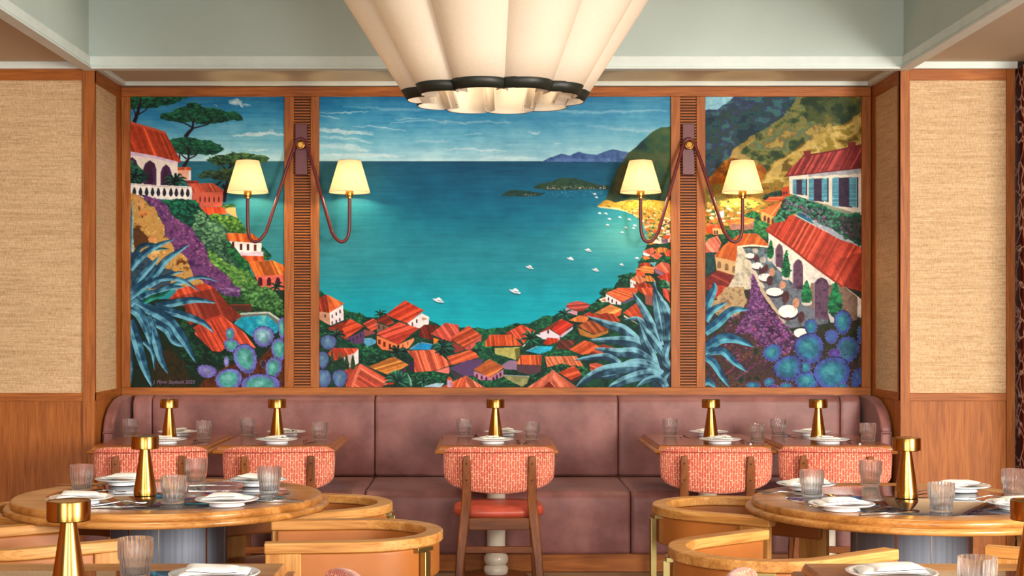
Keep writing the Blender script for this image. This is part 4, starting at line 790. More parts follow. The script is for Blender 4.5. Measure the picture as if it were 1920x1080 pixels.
    stroke(R2([(660, 455), (940, 655), (1200, 860), (1480, 1065)]), 3.6, 3.6, (150, 52, 40)); stroke(R2([(960, 290), (1300, 470), (1680, 640)]), 2, 2, (220, 200, 186))
    fill(R2([(900, 270), (1020, 260), (1140, 330), (1200, 420), (1420, 540), (1690, 640), (1690, 560), (1100, 240)]), [(206, 204, 206), (150, 160, 176), (226, 220, 210)], rough=2)
    # upper villa
    fill(R1([(910, 880), (1100, 830), (1680, 780), (1690, 1340), (1640, 1280), (1240, 1160), (915, 1060)]), [(226, 218, 196), (236, 230, 212), (206, 200, 186)], rough=.6)
    fill(R1([(1100, 835), (1680, 790), (1680, 850), (1110, 880)]), [(130, 140, 160), (170, 176, 186)], rough=2, a=.7)
    fill(R2([(920, 90), (1100, 130), (1400, 210), (1690, 300), (1690, 330), (1300, 260), (920, 130)]), [(206, 176, 130), (190, 160, 120)], rough=1, a=.7)
    for (xa, xb, yt, yb) in ((950, 1095, 905, 1080), (1120, 1325, 895, 1150), (1370, 1640, 885, 1210)):
        w = xb-xa
        fill(R1([(xa+w*.2, yt+8), (xb-w*.2, yt), (xb-w*.2, yb), (xa+w*.2, yb-14)]), [(50, 40, 66), (74, 58, 84), (60, 44, 60)])
        for (u0, u1) in ((0, .27), (.68, .97)):
            roof(R1([(xa+w*u0, yt+10), (xa+w*u1, yt), (xa+w*u1, yb+4), (xa+w*u0, yb-20)]), (100, 172, 194), (1, 0), 1.6, dark=.5, hl=.2)
        stroke(R1([(xb+2, yt), (xb+2, yb)]), 2.2, 2.2, (26, 50, 74), smooth=False)
    roof(R1([(1060, 660), (1150, 640), (1400, 600), (1690, 535), (1690, 790), (1400, 820), (1100, 855), (860, 880), (940, 780)]), (160, 62, 60), (-.55, 1), 3.2, hl=.5); stroke(R1([(1060, 660), (1400, 603), (1690, 540)]), 3, 3, (120, 44, 46))
    for p in (R1([(1065, 605), (1145, 600), (1145, 650), (1070, 655)]), R1([(1535, 515), (1620, 508), (1625, 560), (1540, 575)])): fill(p, [(150, 62, 56), (120, 44, 44)])
    stroke(R1([(860, 876), (1100, 852), (1400, 818), (1690, 785)]), 2.2, 2.2, (120, 40, 44))
    # hanging flowers
    bush(R2([(850, 130), (920, 100), (1060, 130), (1200, 180), (1300, 220), (1500, 290), (1680, 310), (1685, 620), (1560, 560), (1400, 470), (1260, 400), (1160, 330), (1040, 270), (940, 290), (860, 350), (760, 380), (800, 250)]), ((20, 54, 48), (34, 98, 76), (76, 150, 116)), dens=.09, r=3.4)
    for i in range(170):
        t = prs.rand(); q = R2([(850+t*820, 120+t*250+prs.rand()*100*(1+t))])[0]
        fill(ell(q[0], q[1], 1.2+prs.rand()*1.8, 1+prs.rand(), prs.rand()*90, 8), [(150, 96, 156), (186, 130, 180), (84, 50, 84), (120, 60, 90)][prs.randint(4)], a=.65, rough=.6)
    fill(R2([(1400, 330), (1690, 330), (1690, 600), (1560, 540)]), [(40, 30, 40), (84, 50, 60), (30, 50, 44)], rough=5, a=.55)
    # terrace tables, chairs, cypresses
    for (x, y, r) in ((497, 735, 50), (572, 842, 62), (655, 965, 72)):
        q = R2([(x, y)])[0]; fill(ell(q[0]+1, q[1]+3, r/5.683, r*.62/5.683), (70, 56, 70)); fill(ell(q[0], q[1], r/5.683, r*.58/5.683), [(240, 238, 234), (222, 218, 220)])
    for (x, y, rx, ry) in ((757, 40, 92, 44), (900, 250, 105, 70), (1040, 480, 80, 50)):
        q = R3([(x, y)])[0]; fill(ell(q[0]+1, q[1]+4, rx/5.683, ry/5.683), (44, 36, 50)); fill(ell(q[0], q[1], rx/5.683, ry/5.683), [(240, 240, 226), (250, 248, 240)])
    for f_, lst in ((R2, ((560, 760, 26, 40, 0), (550, 680, 34, 26, 1), (632, 780, 34, 34, 1), (620, 900, 32, 30, 0), (665, 870, 24, 44, 0), (730, 910, 34, 44, 2), (705, 1000, 34, 54, 0), (842, 1045, 36, 44, 2), (600, 880, 10, 30, 0))), (R3, ((875, 95, 40, 66, 0), (985, 160, 36, 56, 2), (1040, 310, 36, 62, 0), (900, 330, 30, 20, 0)))):
        for (x, y, rx, ry, k) in lst:
            q = f_([(x, y)])[0]; c = [(96, 58, 62), (190, 186, 180), (216, 160, 130)][k]
            fill(ell(q[0], q[1], rx/5.683, ry/5.683, 8), [tuple(np.array(c)*.8), c]); stroke([(q[0]-1, q[1]+ry/6), (q[0]-2, q[1]+ry/6+5)], .8, .8, (60, 44, 50), smooth=False)
    for (x, yt, yb, w) in ((715, 560, 760, 70), (880, 675, 960, 92)):
        q = R2([(x, yb)])[0]; fill(ell(q[0], q[1]+1.5, w*.5/5.683, 5), [(206, 200, 190)]); cypress(q[0], q[1], w/5.683, (yb-yt)/5.683)
    q = R3([(1100, 150)])[0]; fill(ell(q[0], q[1]+1, 10, 6), [(206, 200, 190)]); cypress(q[0], q[1], 20, 42)
    q = R3([(1405, 300)])[0]; fill([(q[0]-11, q[1]-30), (q[0]-4, q[1]+2), (q[0]+4, q[1]+12), (q[0]-9, q[1]+12), (q[0]-14, q[1]-6)], [(190, 190, 186)]); cypress(q[0], q[1], 26, 64); q = R2([(1410, 1120)])[0]; cypress(q[0], q[1], 11, 18)
    # purple bougainvillea slope
    fill(R3([(500, 100), (520, 0), (560, -60), (620, 60), (720, 200), (860, 400), (980, 520), (1200, 620), (1665, 300), (1700, 1080), (10, 1080), (10, 560), (200, 440), (420, 250)]), [(40, 44, 34), (84, 60, 48), (60, 40, 62), (104, 72, 52), (30, 50, 46)], rough=3)
    fill(R3([(1230, 420), (1400, 380), (1665, 330), (1665, 800), (1400, 740), (1250, 600)]), [(30, 40, 26), (50, 56, 34), (44, 34, 24)], rough=4)
    pts = R3([(520, -150), (560, -60), (620, 60), (700, 200), (800, 330), (960, 520), (960, 620), (840, 700), (640, 620), (560, 560), (480, 480), (330, 480), (470, 200)])
    bush(pts, ((54, 32, 62), (100, 60, 112), (152, 98, 154)), dens=.11, r=2.8, top=False)
    for i in range(240):
        q = R3([(60+prs.rand()*900, 250+prs.rand()*560)])[0]; c = [(166, 84, 160), (190, 110, 190), (96, 40, 100), (40, 84, 56), (180, 60, 110), (60, 110, 70), (150, 84, 60)][prs.randint(7)]
        fill(ell(q[0], q[1], 1.2+prs.rand()*3, .8+prs.rand()*1.4, prs.rand()*180, 8), c, a=.5, rough=1.2)
    stroke(R3([(340, 980), (520, 840), (700, 760), (900, 640)]), 3, 1, (120, 60, 110), a=.7, rough=2); stroke(R3([(220, 920), (400, 780), (500, 640)]), 3, 1, (150, 60, 90), a=.6, rough=2)
    # right agave
    a, b = (84, 160, 182), (28, 80, 118)
    for pts, w in ((((20, 240), (60, 120), (110, 10), (115, -60)), 20), (((20, 350), (90, 240), (250, 150)), 17), (((10, 470), (150, 370), (300, 240), (490, 225)), 22), (((10, 650), (180, 540), (350, 545), (545, 630)), 24), (((20, 690), (200, 670), (330, 790), (465, 895)), 18), (((20, 730), (110, 800), (190, 930), (275, 1060)), 18), (((10, 1010), (60, 1000), (140, 1070)), 16)):
        leaf(R3(pts), w, a, b)
    pr = dict(rim=(72, 84, 160), mid=(50, 124, 152), hi=(76, 158, 156))
    for c in ((1485, 370, 88, 128, 0), (1365, 520, 68, 72, 0), (1145, 420, 65, 85, 0), (1535, 660, 118, 140, 10), (1395, 700, 60, 50, 0), (1665, 500, 24, 90, 0), (1640, 960, 60, 110, 20), (1130, 650, 152, 160, -22), (735, 695, 98, 90, -25), (1085, 855, 60, 70, 0), (905, 860, 150, 132, -22), (1100, 1000, 130, 100, 0), (1375, 920, 190, 180, -12), (700, 1010, 52, 50, 0), (530, 1040, 70, 40, 0), (880, 1050, 60, 40, 0), (740, 1060, 60, 26, 0), (1480, 1060, 60, 40, 0)):
        q = R3([c[:2]])[0]; k = dict(pr)
        if c[0] in (1365, 1665, 1640): k.update(mid=(66, 98, 160), hi=(80, 112, 170))
        if c[0] in (1395, 740): k.update(rim=(96, 60, 150), mid=(84, 66, 150), hi=(110, 90, 170))
        if c[0] == 1535: k.update(mid=(60, 116, 140), hi=(50, 90, 110))
        pad(q[0], q[1], c[2]/5.683, c[3]/5.683, c[4], **k)
    out = ART.reshape(MH//2, 2, MW//2, 2, 3).mean((1, 3))
    g_ = out.mean(2, keepdims=True); out = g_+(out-g_)*.96; out = 255*np.clip(out/255., 0, 1)**1.12
    sky = np.clip((302-(np.arange(MH//2)+CY0))/120., 0, 1)[:, None, None]
    return np.clip(out/255., 0, 1)
# ---------------------------------------------------------------- the room
DF, DW, XL, XR = 8.37, 9.0, -2.254, 2.427
ZT = 2.882
struct(MB().box(-4.6, 4.6, -.5, 9.3, -.08, 0).mk('floor', 'floor', smooth=False))
def rgap(y): return y
# floor boards: thin dark joints
jb = MB()
for k in range(1, 60): jb.box(-4.6, 4.6, -.5+k*.16, -.5+k*.16+.003, 0, .0012)
tag(jb.mk('floor_board_joint', 'stitch', smooth=False), None, None, kind='structure').name = 'trim_7'
struct(MB().box(XL-.2, XR+.2, DW, DW+.2, 0, 3.1).mk('wall_back', 'okX' if 0 else 'oakX', smooth=False))

def panel_wall(name, x0, x1, posts, cloths, side):
    """front-facing pilaster wall at DF with oak posts, rails, grasscloth above and an oak panel below"""
    w = struct(MB().box(x0, x1, DF+.02, DF+.70, 0, 3.0).mk(name, 'oakZ', smooth=False))
    for a, b in posts: MB().box(a, b, DF-.006, DF+.03, 0, ZT).mk('post', 'oakZ', w, bev=.002)
    for a, b in cloths:
        MB().box(a, b, DF-.002, DF+.03, Zp(150.5, DF), ZT).mk('top_rail', 'oakX', w, bev=.002)
        MB().box(a, b, DF-.002, DF+.03, Zp(752, DF), Zp(737, DF)).mk('middle_rail', 'oakX', w, bev=.002)
        MB().box(a, b, DF+.008, DF+.03, Zp(737, DF), Zp(150.5, DF)).mk('grasscloth_panel', 'cloth', w, smooth=False)
        MB().box(a, b, DF+.008, DF+.03, .1, Zp(752, DF)).mk('lower_oak_panel', 'oakZ', w, smooth=False)
    return w
pl_ = (Xp(155, DF), XL)
wl = panel_wall('wall_left', -4.4, XL-.02, [pl_, (-4.40, -4.33)], [(-4.33, pl_[0])], -1)
wr = panel_wall('wall_right', XR+.02, 3.10, [(XR, Xp(1705.5, DF)), (Xp(1887, DF), Xp(1903, DF))], [(Xp(1705.5, DF), Xp(1887, DF))], 1)
def return_wall(parent, X, s, yc0, yc1):
    """side of the niche: X plane, s = direction into the niche"""
    f = lambda t0, t1: (min(X-s*t0, X-s*t1), max(X-s*t0, X-s*t1))
    a = f(-.0, .03); b_ = f(.006, .03)
    MB().box(*a, DF+.005, DW, Zp(155, DF), ZT).mk('top_rail', 'oakY', parent, bev=.001)
    MB().box(*a, DF+.005, DW, .955, 1.003).mk('middle_rail', 'oakY', parent, bev=.001)
    MB().box(*a, yc1, DW, 1.003, Zp(155, DF)).mk('post', 'oakZ', parent, bev=.001)
    if yc0 > DF+.03: MB().box(*a, DF+.005, yc0, 1.003, Zp(155, DF)).mk('post', 'oakZ', parent, bev=.001)
    MB().box(*b_, yc0, yc1, 1.003, Zp(155, DF)).mk('grasscloth_panel', 'cloth', parent, smooth=False)
    MB().box(*f(.003, .03), DF+.02, DW, 0, .955).mk('lower_oak_panel', 'oakZ', parent, smooth=False)
return_wall(wl, XL, 1, DF+.02, 8.87)
return_wall(wr, XR, -1, 8.43, 8.90)
# red marble pier at the far right
tag(MB().box(3.115, 3.7, 7.7, 8.5, 0, 2.9).mk('wall_side_right', 'marble', smooth=False, bev=.004), None, None, kind='structure')
struct(MB().box(-4.6, -4.42, .2, 9.2, 0, 3.0).mk('wall_far_left', 'oakZ', smooth=False))
struct(MB().box(4.5, 4.68, 2.6, 9.2, 0, 3.0).mk('wall_far_right', 'oakZ', smooth=False))
struct(MB().box(3.7, 4.5, 8.4, 8.6, 0, 3.0).mk('wall_behind_pier', 'oakZ', smooth=False))
# mouldings under the ceilings
struct(MB().box(-4.4, XL-.012, DF-.03, DF+.02, ZT, 2.923).mk('trim_1', 'white', bev=.003))
struct(MB().box(Xp(1706, DF), 3.10, DF-.03, DF+.02, ZT, 2.923).mk('trim_2', 'white', bev=.003))
struct(MB().box(XL, XR, DW-.05, DW, ZT+.002, 2.912).mk('trim_3', 'white', bev=.003))
struct(MB().box(XL-.03, XL+.035, DF+.02, DW-.05, ZT+.002, 2.912).mk('trim_4', 'white', bev=.003))
struct(MB().box(XR-.035, XR+.03, DF+.02, DW-.05, ZT+.002, 2.912).mk('trim_6', 'white', bev=.003))
# ceiling: low soffits left, right and over the niche, and the raised tray
TX0, TX1, TY1, TY0, TZ = -2.262, 2.418, 8.30, 2.4, 3.75
struct(MB().box(-4.6, TX0-.05, 0.2, 9.2, 2.923, 3.0).mk('ceiling_left_soffit', 'soffit', smooth=False)).name = 'ceiling_left'
struct(MB().box(TX1+.05, 4.6, 0.2, 9.2, 2.923, 3.0).mk('ceiling_right', 'soffit', smooth=False))
struct(MB().box(TX0-.05, TX1+.05, TY1+.05, 9.2, 2.912, 3.0).mk('ceiling_niche', 'soffit', smooth=False))
struct(MB().box(TX0-.05, TX1+.05, .2, TY0, 2.923, 3.0).mk('ceiling_front', 'soffit', smooth=False))
struct(MB().box(TX0-.1, TX1+.1, TY0-.1, TY1+.2, TZ, TZ+.06).mk('ceiling', 'traygrey', smooth=False))
g = .05
struct(MB().box(TX0-g, TX1+g, TY1+.012, TY1+.06, 2.90, TZ).box(TX0-g, TX0-.012, TY0, TY1+.02, 2.90, TZ).box(TX1+.012, TX1+g, TY0, TY1+.02, 2.90, TZ).box(TX0-g, TX1+g, TY0-.05, TY0, 2.90, TZ).mk('wall_tray', 'traygrey', smooth=False)).name = 'ceiling_tray_sides'
tz0, tz1 = Zp(129.5, 8.3), Zp(105, 8.3)
tb = MB()
tb.box(TX0-g, TX1+g, TY1, TY1+.06, tz0+.022, tz1).box(TX0-g-.004, TX1+g+.004, TY1-.012, TY1+.06, tz0, tz0+.014)
tb.box(TX0-g, TX0, TY0, TY1-.001, tz0+.022, tz1).box(TX0-g-.01, TX0+.012, TY0, TY1-.0125, tz0+.0005, tz0+.0135)
tb.box(TX1, TX1+g, TY0, TY1-.001, tz0+.022, tz1).box(TX1-.012, TX1+g+.01, TY0, TY1-.0125, tz0+.0005, tz0+.0135)
tb.box(TX0-g+.006, TX1+g-.006, TY1+.004, TY1+.05, tz0+.01, tz0+.03).box(TX0-g+.006, TX0-.006, TY0, TY1-.02, tz0+.01, tz0+.03).box(TX1+.006, TX1+g-.006, TY0, TY1-.02, tz0+.01, tz0+.03)
struct(tb.mk('trim_5', 'white', bev=.002))

# ---------------------------------------------------------------- mural, frame, louvres
DM = 8.975; km = DM/FPX
fr = tag(empty('mural_surround', (0, DM, 0)), 'oak frame that divides the painted bay view into three panels', 'frame')
def fbox(name, px0, px1, py0, py1, mat, d0=-.004, d1=.022):
    return MB().box(Xp(px0, DM), Xp(px1, DM), d0, d1, Zp(py1, DM), Zp(py0, DM)).mk(name, mat, fr, bev=.0025)
fbox('top_rail', 227.5, 1632.5, 163, 181, 'oakX'); fbox('bottom_rail', 227.5, 1632.5, 726.5, 742, 'oakX')
for a, b in ((227.5, 244), (533, 551), (582, 598.5), (1258, 1275.5), (1306, 1322.5), (1616, 1632.5)): fbox('stile', a, b, 181, 726.5, 'oakZ', -.002)
for (a, b, wh) in ((551, 582, 'left'), (1275.5, 1306, 'right')):
    lv = MB()
    n = 103
    for k in range(n):
        z = Zp(726.5, DM)+(k+.5)*(Zp(181, DM)-Zp(726.5, DM))/n
        x0, x1 = Xp(a, DM)+.001, Xp(b, DM)-.001; h = .0054
        lv.add([(x0, DM+.002, z-h), (x1, DM+.002, z-h), (x1, DM+.018, z-h-.001), (x0, DM+.018, z-h-.001), (x0, DM+.002, z+h*.5), (x1, DM+.002, z+h*.5), (x1, DM+.018, z+h), (x0, DM+.018, z+h)],
               [(0, 1, 2, 3), (4, 5, 6, 7), (0, 1, 5, 4), (1, 2, 6, 5), (2, 3, 7, 6), (3, 0, 4, 7)])
    lo = empty('louvred_panel', (0, 0, 0)); MB().box(Xp(a, DM), Xp(b, DM), DM+.0165, DM+.022, Zp(726.5, DM), Zp(181, DM)).mk('backing', 'shadedoak', lo, smooth=False); lv.mk('louvre_slats', 'oakX', lo, smooth=False)
    tag(lo, 'narrow ribbed oak louvre strip between the central mural and the %s mural' % wh, 'louvre', 'louvre strips')
def mural_mat():
    m, N, L, b = newmat('painted_canvas')
    a = N.new('ShaderNodeAttribute'); a.attribute_name = 'paint'
    L.new(a.outputs['Color'], b.inputs['Base Color']); b.inputs['Roughness'].default_value = .6; b.inputs['Specular IOR Level'].default_value = .15
    bump(N, L, b, noise(N, L, coords(N, L, (40, 40, 120)), 1, 3), .1, .001); return m
M['paint'] = mural_mat()
art = paint_mural()
art = np.where(art <= .04045, art/12.92, ((art+.055)/1.055)**2.4).astype(np.float32)
def mural_panel(px0, px1, label):
    c0 = int(px0)-CX0; c1 = int(px1)-CX0; sub = art[:, c0:c1]
    r0 = 180-CY0; r1 = 728-CY0; sub = sub[r0:r1]
    h, w = sub.shape[:2]
    xs = (np.arange(w)+c0+CX0-VPX+.25)*km; zs = EYE-(np.arange(h)+r0+CY0-VPY+.25)*km
    X, Z = np.meshgrid(xs, zs); co = np.stack([X, np.full_like(X, DM+.014), Z], -1).astype(np.float32)
    me = bpy.data.meshes.new('mural_panel'); nv = w*h; i = np.arange(nv).reshape(h, w)
    q = np.stack([i[:-1, :-1], i[1:, :-1], i[1:, 1:], i[:-1, 1:]], -1).reshape(-1, 4)
    # thin canvas board behind the painted face
    x0, x1, z0, z1, yb = xs[0], xs[-1], zs[-1], zs[0], DM+.020
    back = np.array([[x0, yb, z0], [x1, yb, z0], [x1, yb, z1], [x0, yb, z1]], np.float32)
    me.vertices.add(nv+4); me.vertices.foreach_set('co', np.concatenate([co.reshape(-1, 3), back]).ravel())
    nf = len(q)+5
    cor = [i[-1, 0], i[-1, -1], i[0, -1], i[0, 0]]; extra = [[nv, nv+1, nv+2, nv+3]]+[[cor[k], cor[(k+1) % 4], nv+(k+1) % 4, nv+k] for k in range(4)]
    lp = np.concatenate([q, np.array(extra)]).astype(np.int32).ravel()
    me.loops.add(len(lp)); me.loops.foreach_set('vertex_index', lp)
    me.polygons.add(nf); me.polygons.foreach_set('loop_start', (np.arange(nf)*4).astype(np.int32))
    me.update(calc_edges=True)
    at = me.color_attributes.new('paint', 'FLOAT_COLOR', 'POINT')
    c4 = np.ones((nv+4, 4), np.float32); c4[:nv, :3] = sub.reshape(-1, 3); at.data.foreach_set('color', c4.ravel())
    me.materials.append(M['paint']); o = bpy.data.objects.new('mural', me); COL.objects.link(o)
    return tag(o, label, 'painting', 'murals')
mp = mural_panel(243, 535, 'left mural panel with umbrella pines, hillside villa and blue agave')
mural_panel(597, 1260, 'wide central mural panel of a turquoise bay above red roofs')
mural_panel(1321, 1618, 'right mural panel with terrace cafe, shuttered villa and blue cacti')
def text(body, size, loc, mat, parent, name, shear=.25):
    cu = bpy.data.curves.new(name, 'FONT'); cu.body = body; cu.size = size; cu.extrude = .0006; cu.shear = shear; cu.space_character = .98
    o = bpy.data.objects.new(name, cu); COL.objects.link(o); bpy.context.view_layer.update()
    dg = bpy.context.evaluated_depsgraph_get(); me = bpy.data.meshes.new_from_object(o.evaluated_get(dg)); bpy.data.objects.remove(o)
    me.materials.clear(); me.materials.append(M[mat]); q = bpy.data.objects.new(name, me); COL.objects.link(q); q.parent = parent
    q.location = loc; q.rotation_euler = (math.pi/2, 0, 0); return q
M['signpaint'] = plain('mauve_paint', (122, 96, 132), .6)
p = Wp(286, 719.5, DM)
s_ = text('J. Flynn Seybold 2023', .031, (p.x, DM+.0135, p.z), 'signpaint', mp, 'signature')
s_['label'] = 'mauve painted signature and date'

# ---------------------------------------------------------------- banquette
bq = tag(empty('banquette', (0, 8.5, 0)), 'long mauve leather banquette built into the oak niche', 'bench')
def rbox(name, x0, x1, y0, y1, z0, z1, mat, parent, bev, seg=4, puff=0):
    n = 9; V = []; Fc = []
    o = MB().box(x0, x1, y0, y1, z0, z1).mk(name, mat, parent, bev=bev, seg=seg, ang=50)
    return o
BY = 8.5
seams = [XL+.10, Xp(285.5, 8.87), Xp(703, 8.87), Xp(1159, 8.87), Xp(1575, 8.87), XR-.10]
def cushion(name, x0, x1, prof, parent):
    """cushion with a rounded profile in the YZ plane, softly crowned towards its ends"""
    ns = 28; V = []; Fc = []; m = len(prof); cy = sum(p[0] for p in prof)/m; cz = sum(p[1] for p in prof)/m
    for i in range(ns+1):
        t = i/ns; x = x0+(x1-x0)*t; e = min(t, 1-t)*(x1-x0); k = 1-.022/1*(max(0, 1-e/.03))**2*6*.28
        for (y, z) in prof: V.append((x, cy+(y-cy)*k if y < cy else y, cz+(z-cz)*(1-(1-k)*.22)))
    # end rings closer together
    for i in range(ns+1):
        t = .5-.5*math.cos(math.pi*i/ns); t = .5-.5*math.cos(math.pi*t); x = x0+(x1-x0)*t; e = min(t, 1-t)*(x1-x0)
        q = max(0, 1-e/.025); sh = .014*(1-math.sqrt(max(0, 1-q*q)))
        for j, (y, z) in enumerate(prof):
            dy, dz = y-cy, z-cz; l = math.hypot(dy, dz)
            V[i*m+j] = (x, y-dy/l*sh, z-dz/l*sh)
    for i in range(ns):
        for j in range(m): Fc.append((i*m+j, i*m+(j+1) % m, (i+1)*m+(j+1) % m, (i+1)*m+j))
    Fc += [tuple(range(m)), tuple(range(ns*m, ns*m+m))]
    return mk(name, V, Fc, 'velvet', parent, ang=70)
def rr(y0, y1, z0, z1, r_, n=5):
    P = []
    for (cy, cz, a0, r) in ((y1-r_[0], z1-r_[0], 0, r_[0]), (y0+r_[1], z1-r_[1], 90, r_[1]), (y0+r_[2], z0+r_[2], 180, r_[2]), (y1-r_[3], z0+r_[3], 270, r_[3])):
        for k in range(n+1): a = math.radians(a0+90*k/n); P.append((cy+r*math.cos(a), cz+r*math.sin(a)))
    return P
def dens(P, n=3):
    out = []
    for i in range(len(P)):
        a, b = P[i], P[(i+1) % len(P)]; k = n if math.hypot(a[0]-b[0], a[1]-b[1]) > .05 else 1
        for j in range(k): out.append((a[0]+(b[0]-a[0])*j/k, a[1]+(b[1]-a[1])*j/k))
    return out
bprof = dens(rr(8.86-BY, 8.975-BY, .462, .962, (.02, .05, .02, .01)))
for a, b in zip(seams[:-1], seams[1:]): cushion('back_cushion', a+.003, b-.003, bprof, bq)
sprof = dens(rr(8.10-BY, 8.86-BY, .105, .462, (.02, .055, .02, .01)), 4)
ss = [XL+.004, Xp(703, 8.87), Xp(1159, 8.87), XR-.004]
for a, b in zip(ss[:-1], ss[1:]):
    cushion('seat_cushion', a+.003, b-.003, sprof, bq)
def wing(X, s):
    n = 12; out = [(8.97-BY, .47), (8.50-BY, .47), (8.49-BY, .76)]
    for k in range(n+1):
        a = math.pi/2*k/n; out.append((8.87-.38*math.cos(a)-BY, .76+.2*math.sin(a)))
    out.append((8.97-BY, .96)); m = len(out)
    x0, x1 = X+s*.012, X+s*.078; V = [(x0, y, z) for y, z in out]+[(x1, y, z) for y, z in out]
    mk('side_cushion', V, [tuple(range(m)), tuple(range(m, 2*m))]+[(i, (i+1) % m, m+(i+1) % m, m+i) for i in range(m)], 'velvet', bq, bev=.014, seg=4, ang=60)
wing(XL, 1); wing(XR, -1)
MB().box(XL+.01, XR-.01, 8.15-BY, 8.35-BY, 0, .104).mk('plinth', 'oakX', bq, bev=.002)
# ---------------------------------------------------------------- chandelier
CHX, CHY, CHZ, CR0 = .06, 6.5, 2.407, .397
ch = tag(empty('chandelier', (CHX, CHY, 3.75)), 'huge flared ivory chandelier of ten overlapping curved shades with dark rims', 'chandelier')
def lobe(k, z0, z1, nz, off, name, mat, parent, thick, hw=100):
    A = math.radians(-90-18+5+36*k); V = []; Fc = []; na = 26
    for j in range(nz+1):
        z = z0+(z1-z0)*j/nz; s = (CR0+.64*(z-CHZ))/CR0
        for i in range(na+1):
            b = math.radians(-hw+2*hw*i/na); rho = .280*s; r = .117*s+off
            # each arc tucks a little under its neighbour
            rr_ = r*(1-.10*max(0, (abs(b)-1.2)))
            V.append((rho*math.cos(A)+rr_*math.cos(A+b), rho*math.sin(A)+rr_*math.sin(A+b), z-3.75+(.003 if i < 6 else 0)))
    for j in range(nz):
        for i in range(na): Fc.append((j*(na+1)+i, j*(na+1)+i+1, (j+1)*(na+1)+i+1, (j+1)*(na+1)+i))
    o = mk(name, V, Fc, mat, parent, ang=80)
    md = o.modifiers.new('thickness', 'SOLIDIFY'); md.thickness = thick; md.offset = 0; return o
for k in range(10):
    sp = lobe(k, CHZ, 3.30, 6, 0, 'shade_panel', 'bigshade', ch, .003)
    sp['label'] = 'curved ivory linen shade panel'
    bd = lobe(k, CHZ-.001, CHZ+.042, 1, .003, 'rim_band', 'darkbronze', sp, .003, 66)
    # riveted clip plates where the arcs overlap
    A = math.radians(-90-18+5+36*k)
    for sg in (-1, 1):
        cl = MB(); b = math.radians(92)*sg; px = .280*math.cos(A)+.1095*math.cos(A+b); py = .280*math.sin(A)+.1095*math.sin(A+b)
        cl.lathe([(0, 0), (.0035, 0), (.0035, .004), (0, .004)], 10, px, py, CHZ-3.75+.018)
        cl.mk('rivet', 'agedbrass', sp)
st = MB(); st.lathe([(.012, -1.0), (.012, -.02), (.09, -.02), (.09, 0)], 24); st.mk('stem', 'agedbrass', ch)
sk = MB()
for k in range(3):
    a = 2*math.pi*k/3; sk.tube([(0, 0, -.75), (.6*math.cos(a), .6*math.sin(a), -.75), (.93*math.cos(a), .93*math.sin(a), -.47)], .006, 8)
sk.mk('spider_frame', 'agedbrass', ch)
for k in range(4):
    a = math.pi/4+math.pi/2*k; bx, by = .16*math.cos(a), .16*math.sin(a)
    MB().lathe([(0, -.05), (.022, -.045), (.036, -.02), (.036, .005), (.02, .03), (.014, .06), (0, .06)], 20, bx, by, -.85).mk('bulb', 'bulb', ch)
    l = bpy.data.lights.new('chandelier_light', 'POINT'); l.energy = 3.8; l.color = (1, .85, .64); l.shadow_soft_size = .04
    o = bpy.data.objects.new('chandelier_light', l); COL.objects.link(o); o.location = (CHX+bx, CHY+by, 2.82)

